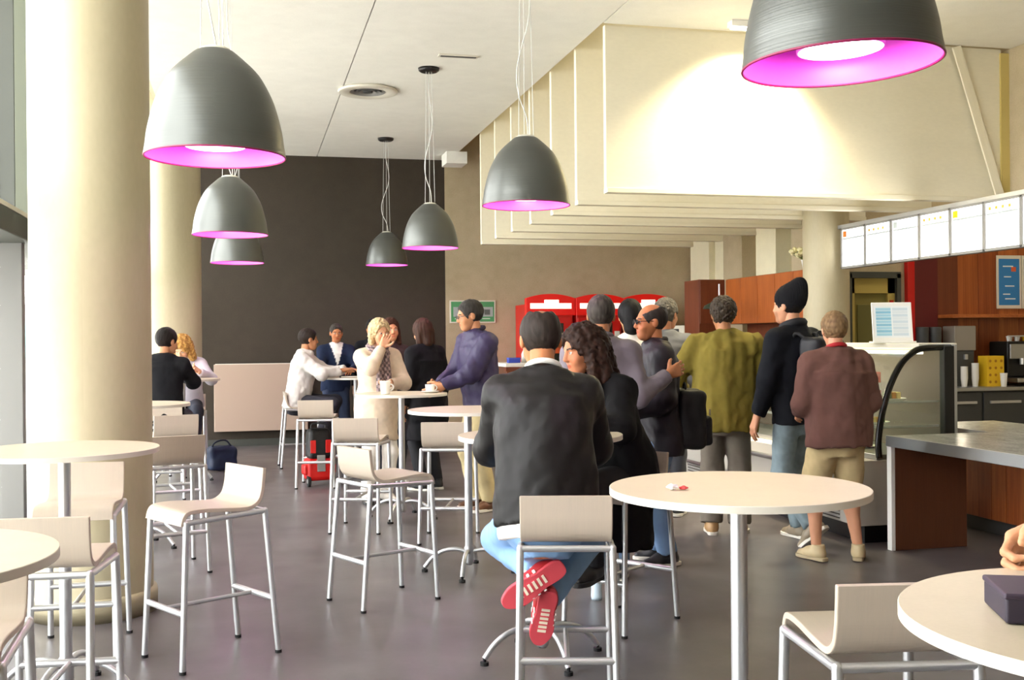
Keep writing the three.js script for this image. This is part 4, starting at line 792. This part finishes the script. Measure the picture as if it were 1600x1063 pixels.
{ // back counter and what stands on it
  const t = thing('back_counter', 'dark steel back counter with drawers behind the servery', 'counter', [7.25, 0, -10.99]);
  part('top', rb(0, 2.3, .88, .92, 0, .62, .005), M.steel, t); part('carcass', bx(.02, 2.28, 0, .88, 0, .57), std('#383a3b', .4, { metalness: .4 }), t);
  for (let k = 0; k < 4; k++) { const d = part('drawer', rb(.05 + k * .56, .58 + k * .56, .52, .86, .57, .59, .004), std('#47494b', .35, { metalness: .5 }), t); part('handle', rb(.12 + k * .56, .51 + k * .56, .74, .77, .59, .615, .004), M.alu, d); const e = part('cupboard_door', rb(.05 + k * .56, .58 + k * .56, .06, .5, .57, .59, .004), M.greyDark, t); part('handle', rb(.12 + k * .56, .51 + k * .56, .43, .45, .59, .61, .004), M.alu, e); }
  const cup = lathe([[0, 0], [.028, 0], [.04, .1], [.041, .1]], 20);
  [[7.62, 5, 'left'], [7.76, 8, 'middle'], [7.90, 10, 'right']].forEach(([x, n, w]) => { const s = thing('cup_stack', `${w} stack of white paper cups on the back counter`, 'cups', [x, .92, -10.6], 0, 'stacks of paper cups'); for (let k = 0; k < n; k++) part('cup', cup.clone().translate(0, k * .018, 0), M.white, s); });
  const y = thing('yellow_carton', 'yellow spotted carton on the back counter', 'carton', [8.12, .92, -10.62]); part('box', rb(-.11, .11, 0, .34, -.08, .08, .004), std('#e0b51c', .6), y); for (let k = 0; k < 12; k++) part('spot', cyl(.016, .016, .08, .083, 0, 0, 12).rotateX(Math.PI / 2).translate(-.072 + (k % 3) * .072, .05 + (k / 3 | 0) * .078, .0), std('#b07a10', .6), y);
  const u = thing('paper_cup', 'single white paper cup in front of the yellow carton', 'cup', [8.16, .92, -10.46]); part('cup', cup.clone().scale(1, 1.5, 1), M.white, u);
  for (const [x, lb] of [[7.36, 'left of the two tall dark coffee grinders'], [7.52, 'right of the two tall dark coffee grinders']]) { const g = thing('coffee_grinder', lb + ' on the back counter', 'grinder', [x, .92, -10.78], 0, 'coffee grinders'); part('body', rb(-.07, .07, 0, .42, -.09, .09, .015), M.black, g); part('hopper', lathe([[.04, .42], [.065, .5], [.07, .66], [.06, .67]], 24), M.greyDark, g); part('spout', rb(-.02, .02, .2, .26, .09, .13, .006), M.alu, g); }
  const e = thing('espresso_machine', 'black and steel espresso machine at the right end of the back counter', 'coffee machine', [8.68, .92, -10.7]);
  part('body', rb(-.36, .36, .1, .5, -.22, .1, .02), M.black, e); part('front_panel', rb(-.34, .34, .3, .47, .1, .125, .008), M.steel, e); part('drip_tray', rb(-.34, .34, .04, .09, -.2, .24, .008), M.steel, e); part('cup_rail', [rod([-.34, .56, .08], [.34, .56, .08], .008, 8), rod([-.34, .5, .08], [-.34, .56, .08], .006, 8), rod([.34, .5, .08], [.34, .56, .08], .006, 8)], M.chrome, e);
  for (const x of [-.2, 0, .2]) { const g = part('group_head', [cyl(.035, .035, .24, .31, x, .15, 20)], M.chrome, e); part('portafilter', [rod([x, .25, .17], [x, .23, .3], .014, 10)], M.black, g); } for (const s of [-.3, .3]) part('foot', [cyl(.02, .02, 0, .05, s, 0, 12), cyl(.02, .02, 0, .05, s, -.15, 12)], M.rubber, e);
  [-.24, -.14, -.04, .08, .18].forEach((x, i) => { const c = thing('white_cup', `small white cup on top of the espresso machine, ${['first', 'second', 'third', 'fourth', 'fifth'][i]} from the left`, 'cup', [8.68 + x, 1.421, -10.72], 0, 'cups on the espresso machine'); part('bowl', lathe([[0, 0], [.025, 0], [.036, .06], [.038, .06]], 20), i === 2 ? std('#d8a419', .5) : M.white, c); });
  const m = thing('drinks_dispenser', 'dark drinks dispenser with plain grey upper box behind the cup stacks', 'dispenser', [7.86, .92, -10.82]); part('stand', rb(-.12, .12, 0, .4, -.1, .1, .01), M.greyDark, m); part('grey_box', rb(-.14, .14, .4, .68, -.11, .11, .012), std('#8d857b', .5), m); part('nozzle', rb(-.02, .02, .3, .36, .1, .13, .005), M.alu, m); const ct = thing('red_carton', 'tall red carton inside the glass display case', 'carton', [4.70, 1.018, -7.5]); part('box', rb(-.035, .035, 0, .2, -.03, .03, .004), std('#c8403a', .6), ct); part('label_band', rb(-.036, .036, .06, .12, -.031, .031, .003), M.white, ct);
}
{ // wooden cabinets along the far right wall
  const t = thing('tall_cabinet', 'orange cherry-wood wall cabinets above a counter by the pillar', 'cabinet', [6.0, 0, -13.0]);
  part('base', rb(.05, .34, 0, .95, 0, 2.25, .005), M.cherryDark, t); part('worktop', rb(0, .34, .95, .985, 0, 2.25, .004), M.steel, t); part('backboard', bx(.3, .34, .985, 1.66, 0, 2.25), M.cherryDark, t); part('upper_carcass', bx(.02, .34, 1.66, 2.24, 0, 2.25), M.cherryDark, t);
  for (let k = 0; k < 5; k++) part('door', rb(0, .02, 1.665, 2.235, .005 + k * .449, .444 + k * .449, .003), M.cherry, t);
  const s = thing('return_cabinet', 'dark cherry-wood cabinet turned toward us at the far end', 'cabinet', [5.64, 0, -13.1]); part('body', rb(0, .36, 0, 2.24, -.4, .08, .005), M.cherryDark, s); part('door', rb(.01, .35, 1.67, 2.235, .08, .1, .003), M.cherryDark, s); part('kick', bx(.0, .36, 0, .08, .08, .085), M.black, s);
  const f = thing('flower_pot', 'white pot of pale yellow flowers on the cherry-wood cabinets', 'flowers', [6.15, 2.24, -11.15]);
  part('pot', lathe([[0, 0], [.05, 0], [.07, .12], [.075, .12], [.07, .11]], 24), M.white, f); const petal = std('#efe6b4', .7), leaf = std('#6b7a3c', .7);
  for (let k = 0; k < 26; k++) { const a = rnd() * 6.283, r = .06 + rnd() * .13, y = .15 + rnd() * .1; part('flower_stem', [rod([0, .1, 0], [cos(a) * r, y, sin(a) * r * .8], .004, 5)], leaf, f); part('blossom', new THREE.DodecahedronGeometry(.026 + rnd() * .014, 0).scale(1, .7, 1).translate(cos(a) * r, y + .01, sin(a) * r * .8), petal, f); }
  const lp = thing('counter_lamp', 'dark flat lampshade on a thin stem above the service counter', 'lamp', [5.55, 1.22, -12.2]); part('stem', [rod([0, 0, 0], [0, .92, 0], .012, 10)], M.alu, lp); part('foot', cyl(.09, .08, 0, .02), M.black, lp); part('lamp_shade', lathe([[.02, .74], [.18, .66], [.2, .62], [.19, .62], [.16, .65], [.015, .72]], 32), std('#1d2a1b', .5), lp);
}
{ // long wooden service bar behind the queue
  const t = thing('service_bar', 'long wooden service bar behind the queue in front of the vending machines', 'bar', [2.85, 0, -12.6]);
  part('top', rb(-.03, 2.95, 1.18, 1.22, -.05, .68, .006), M.offwhite, t); part('top_lip', rb(-.03, 2.95, 1.13, 1.18, .6, .68, .004), M.cherryDark, t);
  const ms = [M.wood, M.woodB, M.woodC]; for (let k = 0; k < 9; k++) part('front_panel', rb(k * .322, k * .322 + .318, .08, 1.13, .57, .6, .003, 1), ms[(k * 5) % 3], t); part('carcass', bx(0, 2.9, 0, 1.18, 0, .57), M.brownPanel, t);
  const r = thing('cash_register', 'grey cash register with small dark screen on the service bar', 'till', [4.95, 1.22, -12.3], -.3); part('drawer_base', rb(-.2, .2, 0, .1, -.2, .2, .008), M.grey, r); part('body', rb(-.17, .17, .1, .2, -.18, .1, .02), M.grey, r); const s = part('display', rb(-.17, .17, .2, .42, .02, .06, .01), M.offwhite, r); part('screen', rb(-.08, .1, .25, .38, .058, .064, .003), M.greyDark, s);
  const b = thing('blue_box', 'small blue box on the left end of the service bar', 'box', [2.98, 1.22, -12.2]); part('body', rb(-.07, .07, 0, .05, -.05, .05, .006), std('#2b3f9a', .5), b); part('lid', rb(-.072, .072, .045, .06, -.052, .052, .004), std('#3a4fb0', .5), b);
  [[3.12, 'clear'], [3.24, 'pale green']].forEach(([x, c], i) => { const q = thing('small_bottle', `small ${c} bottle beside the blue box`, 'bottle', [x, 1.22, -12.25]); part('body', lathe([[0, 0], [.035, 0], [.035, .1], [.015, .14], [.013, .17], [0, .17]], 20), i ? std('#b9bf8a', .2) : std('#cfd0c4', .2), q); part('cap', cyl(.016, .016, .165, .185, 0, 0, 16), M.grey, q); });
}
{ // vending machines
  [[4.28, 'left'], [5.03, 'middle'], [5.77, 'right']].forEach(([x, w]) => {
    const t = thing('vending_machine', `${w} of the three red drinks vending machines against the beige wall`, 'vending machine', [x, 0, -15.95], 0, 'red vending machines');
    part('cabinet', rb(-.35, .35, .06, 2.0, 0, .68, .012), M.red, t);
    const head = new THREE.Shape(); head.moveTo(-.36, 0); head.lineTo(.36, 0); head.lineTo(.36, .24); head.quadraticCurveTo(0, .36, -.36, .24); head.lineTo(-.36, 0);
    const hd = part('header', new THREE.ExtrudeGeometry(head, { depth: .1, bevelEnabled: true, bevelSize: .006, bevelThickness: .006, bevelSegments: 2 }).translate(0, 1.84, .63), std('#d0140e', .35, { emissive: lin('#c00c06'), emissiveIntensity: .35 }), t);
    part('lit_sign', rb(-.31, .31, 1.93, 2.01, .735, .745, .003), std('#fff2df', .5, { emissive: lin('#fff0d8'), emissiveIntensity: 1.2 }), hd); part('lit_emblem', rb(-.1, .12, 1.98, 2.06, .735, .747, .02), std('#fff6ea', .5, { emissive: lin('#fff4e4'), emissiveIntensity: 1.2 }), hd);
    part('window_frame', rb(-.33, .33, .5, 1.8, .68, .7, .01), M.red, t); part('shop_window', rb(-.27, .2, .62, 1.72, .695, .705, .004), std('#2c2a22', .12), t);
    for (let k = 0; k < 5; k++) part('bottle_row', rb(-.25, .18, .68 + k * .2, .78 + k * .2, .703, .711, .003), std(['#a8281c', '#d8b93a', '#3c5a2c', '#c94f1f', '#d9cf9a'][k], .4), t);
    part('coin_panel', rb(.23, .31, .9, 1.6, .7, .715, .006), M.offwhite, t); part('outlet_flap', rb(-.25, .2, .2, .4, .68, .7, .006), M.black, t); for (const s of [-.28, .28]) part('foot', cyl(.03, .03, 0, .06, s, .3, 12), M.black, t);
  });
  [[2.93, .4, 'wider green picture notice on the beige wall beside the dark wall'], [3.37, .26, 'narrower green picture notice on the beige wall']].forEach(([x, w, lb]) => {
    const t = thing('notice', lb, 'poster', [x, 1.74, -15.985], 0, 'green notices'); part('sheet', rb(0, w, 0, .34, -.01, .004, .002), M.offwhite, t);
    const p = part('print', new THREE.PlaneGeometry(w - .04, .3), std('#ffffff', .6, { map: canvasTex(128, 128, (c, a, b) => { c.fillStyle = '#4f9a62'; c.fillRect(0, 0, a, b); c.fillStyle = '#a9b3b0'; c.fillRect(12, 34, 104, 62); c.fillStyle = '#5d635f'; c.fillRect(40, 50, 50, 34); c.fillStyle = '#cfe0cf'; c.fillRect(20, 106, 70, 6); }) }), t); p.position.set(w / 2, .17, .005);
  });
  const r = thing('radiator', 'long low beige convector panel on the dark wall', 'radiator', [-.47, .22, -15.99]); part('front_panel', rb(0, 1.3, 0, .95, .03, .12, .008), std('#b39c8b', .55), r); part('wall_bracket', [bx(.1, .16, .1, .85, 0, .03), bx(1.1, 1.16, .1, .85, 0, .03)], M.greyDark, r); part('top_grille', rb(.02, 1.28, .945, .958, .035, .115, .003), M.offwhite, r);
}
// ---------------------------------------------------------------- small things
{
  const cupG = lathe([[0, 0], [.032, 0], [.034, .004], [.041, .085], [.043, .09], [.039, .088], [.031, .01], [0, .008]], 32), saucer = lathe([[0, .004], [.04, .004], [.075, .014], [.077, .011], [.045, 0], [0, 0]], 32);
  const a = thing('white_mug', 'tall white mug in front of the blonde woman', 'cup', [1.10, 1.051, -8.98]); part('bowl', cupG.clone().scale(1.05, 1.2, 1.05), M.white, a); part('handle', new THREE.TorusGeometry(.026, .006, 8, 20, Math.PI).rotateZ(-Math.PI / 2).translate(.042, .055, 0), M.white, a);
  const b = thing('cup_and_saucer', 'white coffee cup on a saucer by the purple-jacket man', 'cup', [1.49, 1.051, -9.08]); part('saucer', saucer, M.white, b); part('bowl', cupG.clone().scale(1, .7, 1).translate(0, .006, 0), M.white, b); part('handle', new THREE.TorusGeometry(.02, .005, 8, 20, Math.PI).rotateZ(-Math.PI / 2).translate(.038, .04, 0), M.white, b);
  const g = thing('drink_glass', 'small glass of orange drink on the window table', 'glass', [-.62, 1.101, -11.95]); part('glass', lathe([[0, 0], [.03, 0], [.036, .13], [.034, .13], [.029, .006], [0, .006]], 28), M.tintGlass, g); part('drink', cyl(.027, .032, .008, .11, 0, 0, 24), std('#e08a14', .25), g);
  const w = thing('crumpled_wrapper', 'crumpled white and red wrapper on the big foreground table', 'wrapper', [1.21, 1.051, -3.0]);
  const cr = (r, s) => { const q = new THREE.IcosahedronGeometry(r, 2), p = q.attributes.position; for (let i = 0; i < p.count; i++) { const x = p.getX(i), y = p.getY(i), z = p.getZ(i), k = 1 + .8 * NZ(x * 90 + s, y * 90, z * 90); p.setXYZ(i, x * k, y * k * .5, z * k); } q.computeVertexNormals(); return q; };
  part('paper', cr(.016, 3).translate(0, .009, 0), std('#e9e6e6', .6), w); part('red_tip', cr(.011, 8).translate(.03, .006, .008), std('#c23b3b', .6), w);
  const n = thing('paper_slip', 'faint white paper slip on the nearest left table', 'paper', [-.62, 1.0515, -2.55], .3); part('sheet', rb(-.07, .07, 0, .0012, -.05, .05, .0005), std('#eee3e2', .7), n); part('printed_line', rb(-.05, .05, .0012, .0016, -.01, -.004, .0002), std('#d9a8b4', .7), n);
  const p = thing('purple_box', 'dark purple box on the lower right table', 'box', [1.135, 1.051, -1.455], -.42); part('body', rb(0, .2, 0, .042, -.14, 0, .006), std('#2a2231', .6), p); part('lid', rb(-.002, .202, .038, .048, -.142, .002, .004), std('#332839', .55), p);
  const bt = thing('water_bottle', 'clear plastic water bottle on the floor under the blazer man\'s table', 'bottle', [1.93, 0, -5.95]); part('body', lathe([[0, 0], [.03, 0], [.032, .02], [.03, .06], [.032, .1], [.03, .15], [.014, .19], [.013, .21], [0, .21]], 24), std('#c9dbe8', .15), bt); part('cap', cyl(.016, .016, .205, .225, 0, 0, 16), std('#3d6fb0', .5), bt);
  const f = thing('dark_folder', 'dark folder lying on the far table', 'folder', [1.2, 1.051, -13.15]); part('cover', rb(-.13, .13, 0, .022, -.1, .1, .004), M.black, f); part('pages', rb(-.125, .128, .004, .018, -.095, .102, .002), M.offwhite, f);
}
function backpack(label, pos, turn, c1, c2) {
  const t = thing('backpack', label, 'backpack', pos, turn);
  part('main_body', sdfMesh((x, y, z) => { const q = hypot(max(abs(x) - .11, 0), max(abs(y - .22) - .15, 0), max(abs(z) - .05, 0)) - .045; return q + .01 * NZ(x * 12, y * 12, z * 12); }, [-.2, -.03, -.14], [.2, .47, .14], .012, mottled(c1, .2)), clothMats.satin, t);
  part('front_pocket', sdfMesh((x, y, z) => hypot(max(abs(x) - .08, 0), max(abs(y - .14) - .07, 0), max(abs(z + .1) - .015, 0)) - .03 + .006 * NZ(x * 14, y * 14, z * 14), [-.14, 0, -.16], [.14, .27, -.04], .01, mottled(c2, .2)), clothMats.satin, t);
  for (const s of [-1, 1]) part('strap', tube([[s * .08, .4, .08], [s * .1, .44, .15], [s * .11, .3, .2], [s * .11, .12, .16], [s * .1, .04, .08]], .013, 24, 8), std(c2, .7), t);
  part('top_handle', tube([[-.03, .41, .02], [-.02, .45, .02], [.02, .45, .02], [.03, .41, .02]], .007, 12, 6), std(c2, .7), t); part('zip_pull', rb(.04, .055, .24, .28, -.142, -.134, .003), M.alu, t);
}
backpack('black backpack hanging on the back of the bald man in sunglasses', [2.84, .74, -6.76], -1.71, '#0e0e10', '#17171a');
backpack('black backpack on the back of the man in the black beanie', [3.98, 1.08, -7.02], 3.525, '#15151a', '#0c0c0f');
{
  const t = thing('trolley_bag', 'red and black wheeled bag under the far empty stool', 'bag', [.70, 0, -11.42], .2); t.scale.set(.72, .95, .8);
  part('lower_shell', rb(-.19, .19, .06, .3, -.14, .14, .05, 3), M.red, t); part('upper_bag', rb(-.16, .16, .28, .62, -.12, .12, .06, 3), M.black, t); part('grey_emblem', rb(-.06, .06, .16, .34, .135, .15, .01), M.grey, t);
  for (const s of [-1, 1]) { part('side_pod', rb(s * .2 - .035, s * .2 + .035, .12, .24, -.08, .1, .03), M.red, t); const w = part('wheel', cyl(.06, .06, -.02, .02, 0, 0, 20).rotateZ(Math.PI / 2).translate(s * .17, .06, .1), M.rubber, t); part('wheel_hub', cyl(.025, .025, -.023, .023, 0, 0, 14).rotateZ(Math.PI / 2).translate(s * .17, .06, .1), M.grey, w); part('red_flap', rb(s * .11 - .04, s * .11 + .04, .36, .5, .115, .13, .015), M.red, t); }
  part('pull_handle', tube([[-.1, .6, 0], [-.1, .66, 0], [.1, .66, 0], [.1, .6, 0]], .01, 20, 8), M.greyDark, t);
  const b = thing('navy_bag', 'dark navy shoulder bag on the floor by the far column', 'bag', [-.3, 0, -13.0], .3); part('body', sdfMesh((x, y, z) => hypot(max(abs(x) - .11, 0), max(abs(y - .15) - .09, 0), max(abs(z) - .05, 0)) - .05 + .014 * NZ(x * 11, y * 11, z * 11), [-.2, -.02, -.14], [.2, .34, .14], .012, mottled('#1c2740', .2)), clothMats.satin, b); part('strap', tube([[-.12, .25, 0], [-.1, .33, .04], [.02, .36, .06], [.12, .25, .02]], .01, 20, 6), std('#161f33', .8), b);
}
scene.traverse((o) => { if (o.isMesh) { o.castShadow = true; o.receiveShadow = true; } });
renderer.render(scene, camera);
